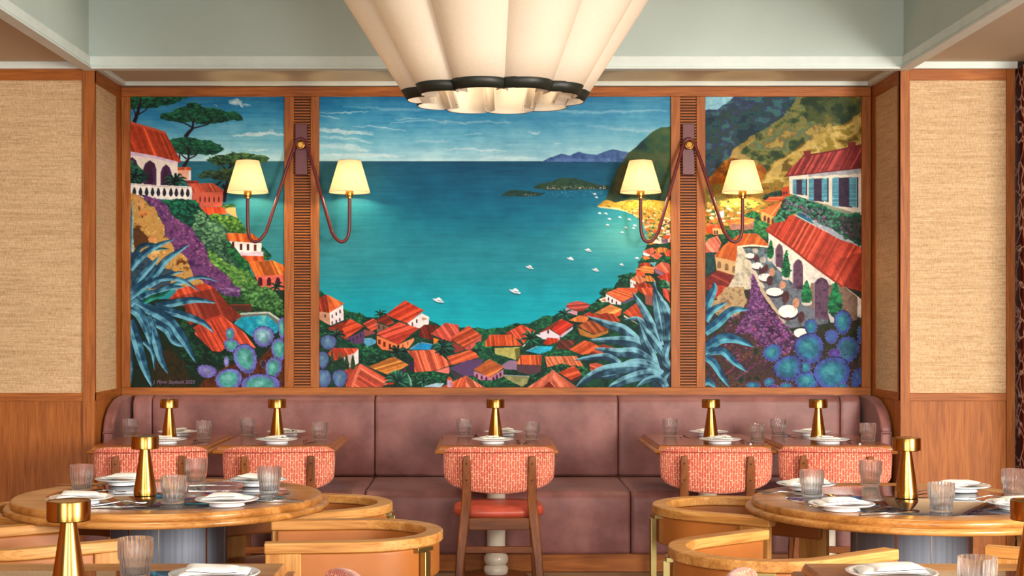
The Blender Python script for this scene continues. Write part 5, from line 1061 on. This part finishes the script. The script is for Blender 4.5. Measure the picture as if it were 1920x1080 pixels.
# ---------------------------------------------------------------- wall sconces
def sconce(px, label):
    X = Xp(px, 8.95); zc = Zp(272, 8.93)
    r = tag(empty('wall_sconce', (X, 8.975, zc)), label, 'wall lamp', 'double wall sconces')
    y = lambda D: D-8.975
    MB().box(-.038, .038, y(8.945), y(8.973), Zp(328, 8.95)-zc, Zp(232, 8.95)-zc).mk('backplate', 'maroon', r, bev=.003)
    MB().lathe([(0, 0), (.027, 0), (.029, .004), (.027, .010), (.020, .012), (.016, .009), (.008, .009), (.008, .014), (0, .014)], 28).mk('knob', 'brass', r)
    kn = bpy.data.objects[-1] if 0 else None
    half = [(.012, .034, 8.925), (.030, .020, 8.925), (.040, -.015, 8.92), (.075, -.12, 8.90), (.185, -.49, 8.845), (.205, -.55, 8.83), (.235, -.592, 8.82), (.268, -.606, 8.82), (.296, -.585, 8.82), (.310, -.53, 8.82), (.312, -.44, 8.82), (.312, -.335, 8.82)]
    path = [(-a, b, c) for a, b, c in half[::-1]]+[(0, .038, 8.925)]+half
    P = smoothpath([(a, y(c), b) for a, b, c in path], 5)
    MB().tube(P, .0105, 12).mk('arm', 'maroon', r, ang=80)
    zb, zt = Zp(361, 8.82)-zc, Zp(301.5, 8.82)-zc
    for s in (-1, 1):
        x = .312*s; yy = y(8.82)
        hd = MB().lathe([(0, -.34), (.020, -.34), (.020, -.33), (.0245, -.325), (.0245, zb+.03), (.010, zb+.035), (.010, zb+.05), (0, zb+.05)], 24, x, yy, 0).mk('lamp_holder', 'brass', r)
        sh = MB().lathe([(.1265, zb), (.0695, zt)], 48, x, yy, 0)
        sh.F = sh.F[:48]
        so = sh.mk('lamp_shade', 'shade', r, ang=80); md = so.modifiers.new('thickness', 'SOLIDIFY'); md.thickness = .0018
        tr = MB()
        for q in range(3):
            a = 2*math.pi*q/3+.5; tr.tube([(x, yy, zb+.04), (x+.118*math.cos(a), yy+.118*math.sin(a), zb+.015)], .0015, 6)
        tr.mk('shade_spider', 'agedbrass', so)
        for rad, zz in ((.1270, zb), (.0698, zt)): MB().tube([(x+rad*math.cos(2*math.pi*q/40), yy+rad*math.sin(2*math.pi*q/40), zz) for q in range(41)], .0011, 6).mk('shade_trim', 'agedbrass', so)
        MB().lathe([(0, zb+.05), (.013, zb+.055), (.026, zb+.085), (.026, zb+.105), (.014, zb+.125), (0, zb+.13)], 20, x, yy, 0).mk('bulb', 'bulb', r)
        l = bpy.data.lights.new('sconce_light', 'POINT'); l.energy = 13; l.color = (1, .80, .44); l.shadow_soft_size = .03
        o = bpy.data.objects.new('sconce_light', l); COL.objects.link(o); o.location = (X+x, 8.82, zc+zb+.062)
    k = [c for c in r.children if c.name.startswith('knob')][0]; k.rotation_euler = (math.pi/2, 0, 0); k.location = (0, y(8.915), 0)
    return r
sconce(565, 'double-armed maroon wall sconce on the left louvre strip, both shades lit')
sconce(1291, 'double-armed maroon wall sconce on the right louvre strip, both shades lit')

# ---------------------------------------------------------------- dining chair (coral woven back)
def dining_chair():
    r = empty('dining_chair')
    # origin on the floor under the seat, chair faces +Y; the back sits at y = -.26
    zt, zb, W, R = .768, .528, .287, .43
    nu, nc = 44, 20; V = []; UV = []
    for i in range(nu+1):
        t = -1+2*i/nu; t = math.sin(t*math.pi/2)*.5+t*.5
        a = t*W/R*1.06; e = math.sqrt(max(1-abs(t)**9, .0)); th = .024*(.35+.65*e)*1.0
        hz = (zt-zb)/2*(.56+.44*e)*(1-.12*t*t)-.010*abs(t)**2; mz = (zt+zb)/2+.022*t*t
        for j in range(nc):
            b = 2*math.pi*j/nc; c, s_ = math.cos(b), math.sin(b)
            q = lambda v, p: math.copysign(abs(v)**p, v)
            rad = R+th*q(c, .6); z = mz+hz*q(s_, .38)
            rad += .012*(z-zb)/.24
            V.append((rad*math.sin(a), -rad*math.cos(a)+R-.26+.0, z)); UV.append((z+.006*math.sin(a*9), a*R+(2 if c > 0 else 0)))
    Fc = [(i*nc+j, i*nc+(j+1) % nc, (i+1)*nc+(j+1) % nc, (i+1)*nc+j) for i in range(nu) for j in range(nc)]+[tuple(range(nc)), tuple(range(nu*nc, nu*nc+nc))]
    bk = mk('backrest', V, Fc, 'coral', r, uv=UV, ang=70)
    # piping seam below the crest
    pp = []
    for i in range(31):
        t = -.93+1.86*i/30; a = t*W/R*1.06; pp.append(((R+.0345)*math.sin(a), -(R+.0345)*math.cos(a)+R-.26, zt-.026-.006*t*t))
    MB().tube(pp, .0028, 6).mk('piping', 'piping', bk)
    # seat: rounded cushion
    V = []; n = 40; lv = [(.80, .395), (.97, .400), (1.0, .418), (.99, .436), (.93, .448), (.6, .455), (.0, .457)]
    for (k, z) in lv:
        for i in range(n):
            a = 2*math.pi*i/n; c, s_ = math.cos(a), math.sin(a); q = lambda v: math.copysign(abs(v)**.62, v)
            V.append((.240*k*q(c)*(1-.04*s_), .225*k*q(s_)+.0, z))
    Fc = [(j*n+i, j*n+(i+1) % n, (j+1)*n+(i+1) % n, (j+1)*n+i) for j in range(len(lv)-1) for i in range(n)]+[tuple(range(n))]
    st = mk('seat', V, Fc, 'redseat', r, ang=70); st['label'] = 'round-cornered coral leather seat'
    for s in (-1, 1):
        pts = [(s*.215, -.285, 0, .040, .030), (s*.200, -.262, .20, .044, .034), (s*.178, -.238, .40, .052, .036), (s*.168, -.245, .50, .050, .032), (s*.168, -.283, .70, .042, .022), (s*.168, -.286, .725, .030, .014)]
        m_ = MB()
        V = []
        for (x, y, z, w, d) in pts:
            for sx, sy in ((-1, -1), (1, -1), (1, 1), (-1, 1)): V.append((x+sx*w/2, y+sy*d/2, z))
        k = len(pts); F_ = [(j*4+i, j*4+(i+1) % 4, (j+1)*4+(i+1) % 4, (j+1)*4+i) for j in range(k-1) for i in range(4)]+[(0, 1, 2, 3), tuple(range(4*k-4, 4*k))]
        lg = mk('leg', V, F_, 'walnutZ', r, bev=.006, seg=3, ang=50)
        sv = []; sf = []
        for z, yy in ((.600, -.2800), (.685, -.2915)):
            b0 = len(sv); sv += [(s*.168+.0042*math.cos(2*math.pi*i/10), yy-.0012, z+.0042*math.sin(2*math.pi*i/10)) for i in range(10)]+[(s*.168+.0042*math.cos(2*math.pi*i/10), yy+.004, z+.0042*math.sin(2*math.pi*i/10)) for i in range(10)]
            sf = [tuple(range(0, 10))]+[(i, (i+1) % 10, 10+(i+1) % 10, 10+i) for i in range(10)]
            mk('screw', sv[b0:], sf, 'black', lg)
        MB().bar((s*.200, .205, 0), (s*.185, .18, .40), .030, .030, .040, .040).mk('leg', 'walnutZ', r, bev=.005)
        MB().box(s*.176-.012, s*.176+.012, -.225, .165, .345, .398).mk('seat_rail', 'walnutY', r, bev=.004)
    MB().box(-.158, .158, -.250, -.226, .340, .402).mk('seat_rail', 'walnutX', r, bev=.004)
    MB().box(-.165, .165, .165, .189, .345, .398).mk('seat_rail', 'walnutX', r, bev=.004)
    MB().box(-.182, .182, -.262, -.240, .222, .256).mk('stretcher', 'walnutX', r, bev=.004)
    return r
DC = Proto(dining_chair())
seatD = 7.665
for px, rz, lab in ((268, 8, 'coral-backed dining chair, leftmost along the banquette, tucked behind the brass lamp'), (514, 5, 'coral-backed dining chair at the second banquette table from the left'), (936, 0, 'coral-backed dining chair alone at the centre banquette table'),
                (1352, -5, 'coral-backed dining chair at the second banquette table from the right'), (1580.5, -8, 'coral-backed dining chair at the rightmost banquette table')):
    X = Xp(px, 7.42)
    DC.put((X, seatD, 0), math.radians(rz), lab, 'chair', 'coral dining chairs')
DC.put((-.58, 3.53, 0), math.radians(90), 'coral-backed dining chair whose crest just shows right of the front left table', 'chair', 'coral dining chairs')
DC.put((.89, 3.54, 0), math.radians(-90), 'coral-backed dining chair whose crest just shows left of the front right table', 'chair', 'coral dining chairs')

# ---------------------------------------------------------------- armchair (oak hoop rail, tan leather)
def upath(L, R, n=22):
    """centre line of the U: opens towards +X, back at -X"""
    P = [(L, -R), (L*.5, -R), (0.02, -R)]+[(-R*math.sin(a)*1.0, -R*math.cos(a)) for a in [math.pi*i/n for i in range(1, n)]]+[(0.02, R), (L*.5, R), (L, R)]
    return P
def offs(P, d):
    out = []
    for i, p in enumerate(P):
        a = P[max(i-1, 0)]; b = P[min(i+1, len(P)-1)]; tx, ty = b[0]-a[0], b[1]-a[1]; l = math.hypot(tx, ty); out.append((p[0]+ty/l*-d*-1*-1, p[1]-tx/l*-d*-1*-1))
    return out
def band(P, d0, d1, z0f, z1f):
    A, B = offs(P, d0), offs(P, d1); V = []; n = len(P)
    for i in range(n):
        z0 = z0f(i/(n-1)) if callable(z0f) else z0f; z1 = z1f(i/(n-1)) if callable(z1f) else z1f
        V += [(A[i][0], A[i][1], z0), (B[i][0], B[i][1], z0), (B[i][0], B[i][1], z1), (A[i][0], A[i][1], z1)]
    Fc = [(j*4+i, j*4+(i+1) % 4, (j+1)*4+(i+1) % 4, (j+1)*4+i) for j in range(n-1) for i in range(4)]+[(0, 1, 2, 3), (4*n-4, 4*n-3, 4*n-2, 4*n-1)]
    return V, Fc
def armchair():
    r = empty('armchair'); R, L = .265, .30; P = upath(L, R)
    V, Fc = band(P, -.030, .030, .666, .700); mk('arm_rail', V, Fc, 'railX', r, bev=.005, seg=3, ang=50)
    P2 = upath(L-.02, R, 22)
    V, Fc = band(P2, -.022, .018, lambda t: .555-.0*t, .666); sh = mk('shell', V, Fc, 'tan', r, bev=.009, seg=3, ang=50); sh['label'] = 'tan leather wrap-around back'
    for s in (-1, 1):
        a = math.radians(58)*s; sm = MB()
        for d in (.0, .012):
            x, y = -R*math.cos(a+d*s*3), R*math.sin(a+d*s*3); k = (R-.0195)/R
            sm.tube([(x*k, y*k, .562), (x*k, y*k, .662)], .0008, 5)
        sm.mk('seam', 'stitch', sh)
    for s in (-1, 1):
        MB().box(L-.118, L-.004, s*R-.0165+.012*s, s*R+.0165+.012*s, 0, .6655).mk('leg', 'railZ', r, bev=.003)
        a = math.radians(42)*s; x, y = -(R+.034)*math.cos(a), (R+.034)*math.sin(a)
        c, sn = math.cos(math.pi-a), math.sin(math.pi-a)
        pts = [(x+u*c-v*sn, y+u*sn+v*c) for u, v in ((-.011, -.014), (.011, -.014), (.011, .014), (-.011, .014))]
        MB().prism(pts, 0, .652).mk('post', 'agedbrass', r, bev=.001)
        pts = [(x+u*c-v*sn-.014*c*1.0, y+u*sn+v*c-.014*sn) for u, v in ((-.008, -.04), (.016, -.04), (.016, .04), (-.008, .04))]
        MB().prism(pts, .652, .6665).mk('bracket', 'agedbrass', r, bev=.001)
    # seat cushion and frame
    q = [(L-.02, -R+.035), (0.0, -R+.035)]+[(-(R-.035)*math.sin(a), -(R-.035)*math.cos(a)) for a in [math.pi*i/16 for i in range(1, 16)]]+[(0.0, R-.035), (L-.02, R-.035), (L+.01, R-.07), (L+.02, 0), (L+.01, -R+.07)]
    MB().prism(q, .395, .478).mk('seat', 'tan', r, bev=.022, seg=4, ang=60)
    MB().prism([(x*.97, y*.97) for x, y in q], .340, .397).mk('seat_frame', 'railX', r, bev=.004)
    return r
AC = Proto(armchair())
for (x, y, a, lab) in ((-.65, 5.67, 216, 'golden oak armchair behind the left round table, beside the banquette'), (-.43, 4.915, 186, 'golden oak armchair at the front right of the left round table'),
                   (-1.56, 4.735, 36, 'golden oak armchair at the front left of the left round table, behind the foreground lamp'), (-1.64, 5.52, -35, 'golden oak armchair at the far left edge, half under the left round table'),
                   (.955, 5.60, -35, 'golden oak armchair left of the right round table, nearer the banquette'), (.88, 4.535, 37, 'golden oak armchair at the front left of the right round table'),
                   (1.985, 4.64, 150, 'golden oak armchair right of the right round table, only an arm end showing')):
    AC.put((x, y, 0), math.radians(a), lab, 'armchair', 'oak and tan leather armchairs')

# ---------------------------------------------------------------- tables
def tiers(r0, r1): return [(r1-.02, .698), (r1-.006, .700), (r1, .706), (r1+.001, .713), (r1-.003, .720), (r1-.010, .7235), (r0+.006, .7235), (r0+.001, .726), (r0+.004, .730), (r0+.004, .737), (r0, .745), (r0-.005, .749), (r0-.010, .7495)]
def round_table(x, y, lab):
    r = tag(empty('round_table', (x, y, 0)), lab, 'table', 'round tables')
    MB().lathe([(.10, .700)]+tiers(.578, .605)+[(.459, .7495), (.457, .7490), (0, .7490)], 128).mk('tabletop', 'roundwood', r, ang=40)
    MB().lathe([(0, .7488), (.4565, .7488), (.4565, .7497), (.4555, .7502), (0, .7502)], 96).mk('stone_inlay', 'slate', r)
    MB().lathe([(.30, 0), (.30, .012), (.225, .018), (.218, .03), (.218, .69), (.26, .70), (0, .70)], 96).mk('pedestal', 'zinc', r, ang=40)
    for k in range(9):
        a = -math.pi/2+math.radians(-78+k*40+(8 if k % 2 else 0)); c, s = math.cos(a), math.sin(a); w = .0035 if k % 2 else .002
        pts = [(c*.216-s*-w, s*.216+c*-w), (c*.2195-s*-w, s*.2195+c*-w), (c*.2195-s*w, s*.2195+c*w), (c*.216-s*w, s*.216+c*w)]
        MB().prism(pts, .02, .695).mk('metal_strip', 'copper' if k % 2 else 'steel', r)
    return r
T1 = (-1.196, 5.50); T2 = (1.590, 5.345)
round_table(*T1, 'round oak table with dark polished stone centre on the left')
round_table(*T2, 'round oak table with dark polished stone centre on the right')
def tiered_box(x0, x1, y0, y1, name, mat, r, steps):
    mb = MB(); V = []
    for (o, z) in steps: V += [(x0-o, y0-o, z), (x1+o, y0-o, z), (x1+o, y1+o, z), (x0-o, y1+o, z)]
    n = len(steps); Fc = [(j*4+i, j*4+(i+1) % 4, (j+1)*4+(i+1) % 4, (j+1)*4+i) for j in range(n-1) for i in range(4)]+[(0, 1, 2, 3), tuple(range(4*n-4, 4*n))]
    mb.add(V, Fc); return mb.mk(name, mat, r, ang=40)
def square_table(x0, x1, y0, y1, lab, inlay=False):
    cx, cy = (x0+x1)/2, (y0+y1)/2; r = tag(empty('square_table', (cx, cy, 0)), lab, 'table', 'front tables' if inlay else 'banquette tables')
    a, b, c, d = x0-cx, x1-cx, y0-cy, y1-cy
    st = [(.012, .702), (.024, .706), (.027, .713), (.024, .721), (.020, .724), (.004, .7255), (.003, .732), (0, .740), (-.003, .7455)]
    if not inlay:
        tiered_box(a, b, c, d, 'edge_moulding', 'tableedge', r, st)
        MB().box(a+.003, b-.003, c+.003, d-.003, .7455, .7495).mk('tabletop', 'tabletop', r, bev=.0015)
    else:
        tiered_box(a, b, c, d, 'tabletop', 'roundwood', r, st+[(-.006, .7495)])
        MB().box(a+.125, b-.125, c+.125, d-.125, .7485, .7503).mk('stone_inlay', 'slate', r)
    po = -.16 if not inlay else 0
    cz = MB().lathe([(.16, .70), (.16, .69), (.052, .680), (.051, .64), (.051, .165), (.048, .150), (.040, .138), (.040, .134), (.055, .130), (.065, .118), (.068, .100), (.065, .082), (.056, .072), (.050, .070), (.056, .068), (.065, .058), (.068, .042), (.066, .028), (.060, .016)], 48, 0, po)
    cz.mk('column', 'whitecol', r, ang=50)['label'] = 'white turned column'
    MB().lathe([(.178, 0), (.178, .010), (.165, .018), (.0, .020)], 64, 0, po).mk('base', 'walnutX', r)
    return r
FT, BT = 7.73, 8.55
SQ = [(-2.093, -1.482), (-1.422, -.822), (-.229, .378), (.948, 1.546), (1.612, 2.195)]
SN = ['leftmost banquette table', 'second banquette table from the left', 'centre banquette table', 'second banquette table from the right', 'rightmost banquette table']
for (a, b), n in zip(SQ, SN): square_table(a, b, FT, BT, 'square brown wooden table on a white column, the '+n)
square_table(-1.48, -.535, 2.98, 3.92, 'square table with dark stone inlay in the front left foreground', True)
square_table(.872, 1.80, 2.98, 3.92, 'square table with dark stone inlay in the front right foreground', True)

# ---------------------------------------------------------------- tableware prototypes
def lamp_p():
    r = empty('table_lamp')
    MB().lathe([(0, 0), (.0405, 0), (.0425, .003), (.0425, .022), (.0405, .030), (.0185, .176), (.0185, .180), (0, .180)], 56).mk('base', 'brass', r, ang=30)
    MB().lathe([(.019, .178), (.0500, .178), (.0515, .180), (.0515, .224), (.0505, .226), (.0485, .2265), (.0475, .2250), (0, .2250)], 56).mk('cap', 'brass', r, ang=30)
    return r
def glass_p():
    n = 168; rib = lambda i, rr_, z: 1+.016*math.cos(2*math.pi*i*32/96) if z > .006 and rr_ > .03 else 1
    o = MB()
    outer = [(0, 0), (.032, 0), (.0355, .0015), (.0370, .006), (.0382, .034), (.0388, .042), (.0425, .048), (.0435, .055), (.0442, .080), (.0448, .1000)]
    inner = [(.0430, .1000), (.0420, .080), (.0412, .058), (.0400, .051), (.0364, .044), (.0357, .034), (.0345, .0125), (.0290, .0085), (0, .0080)]
    V = []; Fc = []
    prof = outer[1:]+inner[:-1]
    for j, (rr_, z) in enumerate(prof):
        out = j < len(outer)-1
        for i in range(n):
            k = (1+.030*math.cos(2*math.pi*i/7)) if (out and .003 < z < .0965) else 1
            a = 2*math.pi*i/n; V.append((rr_*k*math.cos(a), rr_*k*math.sin(a), z))
    m = len(prof)
    Fc = [(j*n+i, j*n+(i+1) % n, (j+1)*n+(i+1) % n, (j+1)*n+i) for j in range(m-1) for i in range(n)]+[tuple(range(n)), tuple(range((m-1)*n, m*n))]
    g = mk('water_glass', V, Fc, 'glass', None, ang=60); return g
def plate_p():
    r = MB().lathe([(0, 0), (.062, 0), (.064, .002), (.062, .007), (.060, .010), (.085, .0155), (.108, .0205), (.1135, .0235), (.1145, .0255), (.1125, .0268), (.104, .0245), (.085, .0195), (.062, .0150), (0, .0140)], 80).mk('plate', 'porcelain', None, ang=50)
    return r
def napkin_p(mat, seed, w=.172, d=.105):
    rs = random.Random(seed); r = empty('napkin')
    def layer(x0, x1, y0, y1, zb, th, rot, name, parent):
        nx, ny = 22, 12; V = []
        ph = rs.random()*6
        for top in (0, 1):
            for j in range(ny+1):
                for i in range(nx+1):
                    u, v = i/nx, j/ny; x = x0+(x1-x0)*u; y = y0+(y1-y0)*v
                    e = min(u, 1-u, (v)*.6, (1-v)*.6)*2; e = min(e*3.2, 1)
                    z = zb+.0022*math.sin(x*30+ph)+.0016*math.sin(y*50+x*20+ph*2)
                    z += th*(.10+.90*math.sqrt(e)) if top else 0
                    c, s = math.cos(rot), math.sin(rot); V.append((x*c-y*s, x*s+y*c, z))
        k = (nx+1)*(ny+1); Fc = []
        for j in range(ny):
            for i in range(nx):
                a = j*(nx+1)+i; Fc += [(a, a+1, a+nx+2, a+nx+1), (k+a, k+a+1, k+a+nx+2, k+a+nx+1)]
        bd = [i for i in range(nx+1)]+[j*(nx+1)+nx for j in range(1, ny+1)]+[ny*(nx+1)+i for i in range(nx-1, -1, -1)]+[j*(nx+1) for j in range(ny-1, 0, -1)]
        Fc += [(bd[q], bd[(q+1) % len(bd)], k+bd[(q+1) % len(bd)], k+bd[q]) for q in range(len(bd))]
        o = mk(name, V, Fc, mat, parent, ang=70)
        st = MB(); c, s = math.cos(rot), math.sin(rot)
        f = lambda x, y: (x*c-y*s, x*s+y*c, zb+.0022*math.sin(x*30+ph)+.0016*math.sin(y*50+x*20+ph*2)+th*.18)
        xs = [x0+(x1-x0)*q/20 for q in range(21)]
        st.tube([f(x, y0-.0006) for x in xs], .0009, 5); st.mk('stitching', 'stitch', o)
        return o
    layer(-w/2, w/2, -d/2, d/2, .0260, .010, 0, 'folded_cloth', r)
    layer(-w/2+.03*rs.random(), w/2-.045*rs.random()-.01, -d/2-.004, d/2-.016, .0350, .009, (rs.random()-.5)*.5, 'folded_cloth', r)
    return r
def fork_p():
    mb = MB(); P = [(0, -.09, .003), (0, -.03, .0045), (0, .02, .009), (0, .045, .010)]
    def strip(pts):
        V = []; 
        for (x, y, z, w, t) in pts: V += [(x-w/2, y, z), (x+w/2, y, z), (x+w/2, y, z+t), (x-w/2, y, z+t)]
        n = len(pts); mb.add(V, [(j*4+i, j*4+(i+1) % 4, (j+1)*4+(i+1) % 4, (j+1)*4+i) for j in range(n-1) for i in range(4)]+[(0, 1, 2, 3), tuple(range(4*n-4, 4*n))])
    strip([(0, -.095, .0005, .013, .003), (0, -.05, .0035, .010, .003), (0, .0, .0085, .006, .003), (0, .028, .0105, .007, .003), (0, .040, .0085, .022, .0022), (0, .056, .005, .025, .002)])
    for k in range(4):
        x = -.0103+k*.00687; strip([(x, .054, .005, .0038, .002), (x, .075, .0015, .0034, .002), (x, .094, .0012, .0020, .0016), (x, .099, .0020, .0010, .001)])
    return mb.mk('fork', 'steel', None, bev=.0006, seg=2, ang=60)
def knife_p():
    mb = MB(); V = []; pts = [(0, -.105, .0005, .012, .005), (0, -.04, .0012, .011, .006), (0, .0, .0015, .009, .005), (0, .012, .0012, .017, .0022), (0, .07, .001, .019, .0020), (.003, .10, .001, .010, .0016), (.006, .112, .001, .002, .001)]
    for (x, y, z, w, t) in pts: V += [(x-w/2, y, z), (x+w/2, y, z), (x+w/2, y, z+t), (x-w/2, y, z+t)]
    n = len(pts); mb.add(V, [(j*4+i, j*4+(i+1) % 4, (j+1)*4+(i+1) % 4, (j+1)*4+i) for j in range(n-1) for i in range(4)]+[(0, 1, 2, 3), tuple(range(4*n-4, 4*n))])
    return mb.mk('knife', 'steel', None, bev=.0008, seg=2, ang=60)
def printed():
    m, N, L, b = newmat('printed_linen')
    f = noise(N, L, coords(N, L, (1, 1.7, 1), rnd=3), 46, 1, .4)
    L.new(ramp(N, L, f, [(.3, (238, 234, 226)), (.66, (240, 236, 228)), (.69, (40, 38, 40))]), b.inputs['Base Color']); b.inputs['Roughness'].default_value = .9; return m
M['printed'] = printed()
PL, PG, PP, PF, PK_ = Proto(lamp_p()), Proto(glass_p()), Proto(plate_p()), Proto(fork_p()), Proto(knife_p())
PNs = [Proto(napkin_p('linen', 3)), Proto(napkin_p('linen', 8)), Proto(napkin_p('linen', 21))]
PNp = [Proto(napkin_p('printed', 5, .135, .075)), Proto(napkin_p('printed', 9, .135, .075))]
rnd = random.Random(4)
ZT1 = .7505
def Dz(py, z): return (EYE-z)*FPX/(py-VPY)
def lampat(px, D, lab, z=ZT1): PL.put((Xp(px, D), D, z), rnd.random()*6, lab, 'table lamp', 'brass table lamps')
def glassat(px, D, lab, z=ZT1): PG.put((Xp(px, D), D, z), rnd.random()*6, lab, 'glass', 'ribbed water glasses')
def plateat(px, D, lab, nlab, nap, rz, z=ZT1, dx=0, dy=0):
    X = Xp(px, D); PP.put((X, D, z), rnd.random()*6, lab, 'plate', 'white plates')
    nap.put((X+dx, D+dy, z), rz, nlab, 'napkin', 'folded napkins')
def cut(P, x, y, a, lab, c, z=ZT1): P.put((x, y, z), math.radians(a), lab, c, 'steel forks' if c == 'fork' else 'steel knives')

# banquette tables: (lamp px, near plate px, far plate px, left glass (px,D), right glass (px,D))
BTB = [(317.3, 310, 333, (244.4, 8.37), (382.5, 8.20)), (519.6, 518.5, 537, (463.7, 8.45), (600, 8.08)), (929, 924, 943.7, (869.6, 8.34), (997.5, 8.11)), (1333, 1350, 1328.7, (1256.6, 8.37), (1420, 7.96)), (1534, 1553, 1522.6, (1459, 8.37), (1627.5, 8.00))]
for i, (lp, np_, fp, gl, gr) in enumerate(BTB):
    n = SN[i]; zz = .7497
    lampat(lp, 8.14, 'slim brass mushroom lamp in the middle of the '+n, zz)
    plateat(np_, 7.86, 'white plate on the chair side of the '+n, 'printed folded napkin on the chair-side plate of the '+n, PNp[i % 2], rnd.uniform(-.3, .3), zz, .0, .0)
    plateat(fp, 8.42, 'white plate on the banquette side of the '+n, 'printed folded napkin on the banquette-side plate of the '+n, PNp[(i+1) % 2], rnd.uniform(-.4, .4), zz)
    glassat(gl[0], gl[1], 'ribbed water glass at the left end of the '+n, zz); glassat(gr[0], gr[1], 'ribbed water glass at the right end of the '+n, zz)
    xf = Xp(fp, 8.42)-.16; xn = Xp(np_, 7.86)+.158
    if i == 0: xn -= .0
    cut(PF, xf-.012, 8.36, 172, 'fork left of the banquette-side plate on the '+n, 'fork', zz); cut(PK_, xf+.016, 8.34, 187, 'knife left of the banquette-side plate on the '+n, 'knife', zz)
    cut(PF, xn-.010, 7.92, 6, 'fork right of the chair-side plate on the '+n, 'fork', zz); cut(PK_, xn+.020, 7.90, -12, 'knife right of the chair-side plate on the '+n, 'knife', zz)
# left round table
L_ = 'left round table'; lampat(272, 5.46, 'brass mushroom lamp at the centre of the '+L_)
glassat(153, 5.63, 'ribbed water glass at the far left of the '+L_); glassat(325.5, 5.22, 'ribbed water glass just right of the brass lamp on the '+L_); glassat(366.8, 5.88, 'ribbed water glass at the back of the %s, in front of the gap between chairs' % L_); glassat(505, 5.56, 'ribbed water glass at the right side of the '+L_)
plateat(153, 5.22, 'white plate at the front left of the '+L_, 'plain folded napkin on the front left plate of the '+L_, PNs[0], .15); plateat(232, 5.84, 'white plate at the back left of the %s, behind the lamp' % L_, 'plain folded napkin on the back left plate of the '+L_, PNs[1], -.3)
plateat(425.5, 5.16, 'white plate at the front right of the '+L_, 'plain folded napkin on the front right plate of the '+L_, PNs[2], -.12); plateat(484, 5.81, 'white plate at the back right of the '+L_, 'plain folded napkin on the back right plate of the '+L_, PNs[0], -.5)
cut(PF, Xp(222, 5.18), 5.19, -62, 'fork between the front left plate and lamp of the '+L_, 'fork'); cut(PK_, Xp(215, 5.1), 5.10, -72, 'knife between the front left plate and lamp of the '+L_, 'knife')
cut(PF, Xp(186, 5.52), 5.53, -64, 'fork behind the front left plate of the '+L_, 'fork'); cut(PK_, Xp(147, 5.8), 5.80, 74, 'knife at the far left edge of the '+L_, 'knife')
cut(PF, Xp(512, 5.34), 5.34, 72, 'fork with its handle to the right edge of the '+L_, 'fork'); cut(PK_, Xp(516, 5.27), 5.27, 82, 'knife with its handle to the right edge of the '+L_, 'knife')
cut(PF, Xp(414, 5.86), 5.86, -70, 'fork beside the back right plate of the '+L_, 'fork'); cut(PK_, Xp(404, 5.78), 5.78, -84, 'knife beside the back right plate of the '+L_, 'knife')
# right round table
L_ = 'right round table'; lampat(1699.6, 5.38, 'brass mushroom lamp at the centre of the '+L_)
glassat(1522, 5.43, 'ribbed water glass at the left of the '+L_); glassat(1632, 5.80, 'ribbed water glass at the back of the '+L_); glassat(1765, 4.99, 'ribbed water glass at the front of the %s, right of the lamp' % L_); glassat(1901, 5.46, 'ribbed water glass at the right side of the '+L_)
plateat(1511, 5.66, 'white plate at the back left of the %s, behind a glass' % L_, 'plain folded napkin on the back left plate of the '+L_, PNs[1], .2); plateat(1578, 5.03, 'white plate at the front left of the '+L_, 'plain folded napkin on the front left plate of the '+L_, PNs[2], .12)
plateat(1801, 5.60, 'white plate at the back right of the '+L_, 'plain folded napkin on the back right plate of the '+L_, PNs[0], .4); plateat(1911, 5.06, 'white plate cut off by the right edge on the '+L_, 'plain folded napkin on the cut-off right plate of the '+L_, PNs[1], -.2)
cut(PF, Xp(1655, 5.02), 5.02, -48, 'fork right of the front left plate on the '+L_, 'fork'); cut(PK_, Xp(1660, 4.93), 4.93, -68, 'knife right of the front left plate on the '+L_, 'knife')
cut(PK_, Xp(1462, 5.55), 5.55, 62, 'knife at the left edge of the '+L_, 'knife'); cut(PF, Xp(1478, 5.49), 5.49, 70, 'fork near the left edge of the '+L_, 'fork')
cut(PF, Xp(1737, 5.56), 5.56, -66, 'fork between lamp and back right plate of the '+L_, 'fork'); cut(PK_, Xp(1733, 5.49), 5.49, -52, 'knife between lamp and back right plate of the '+L_, 'knife')
cut(PF, Xp(1862, 5.40), 5.36, 78, 'fork right of the back right plate on the '+L_, 'fork')
# foreground tables
lampat(129, 3.46, 'large-looking brass mushroom lamp on the front left table', .7508); glassat(254, 3.70, 'ribbed water glass on the front left table', .7508)
plateat(402, 3.62, 'white plate on the front left table', 'plain folded napkin on the plate of the front left table', PNs[0], .05, .7508); cut(PF, Xp(303, 3.56), 3.56, 172, 'fork on the front left table', 'fork', .7508)
lampat(1936, 3.47, 'brass mushroom lamp cut off by the right edge on the front right table', .7508); glassat(1833, 3.40, 'ribbed water glass on the front right table', .7508)
plateat(1672, 3.64, 'white plate on the front right table', 'plain folded napkin on the plate of the front right table', PNs[1], -.05, .7508)
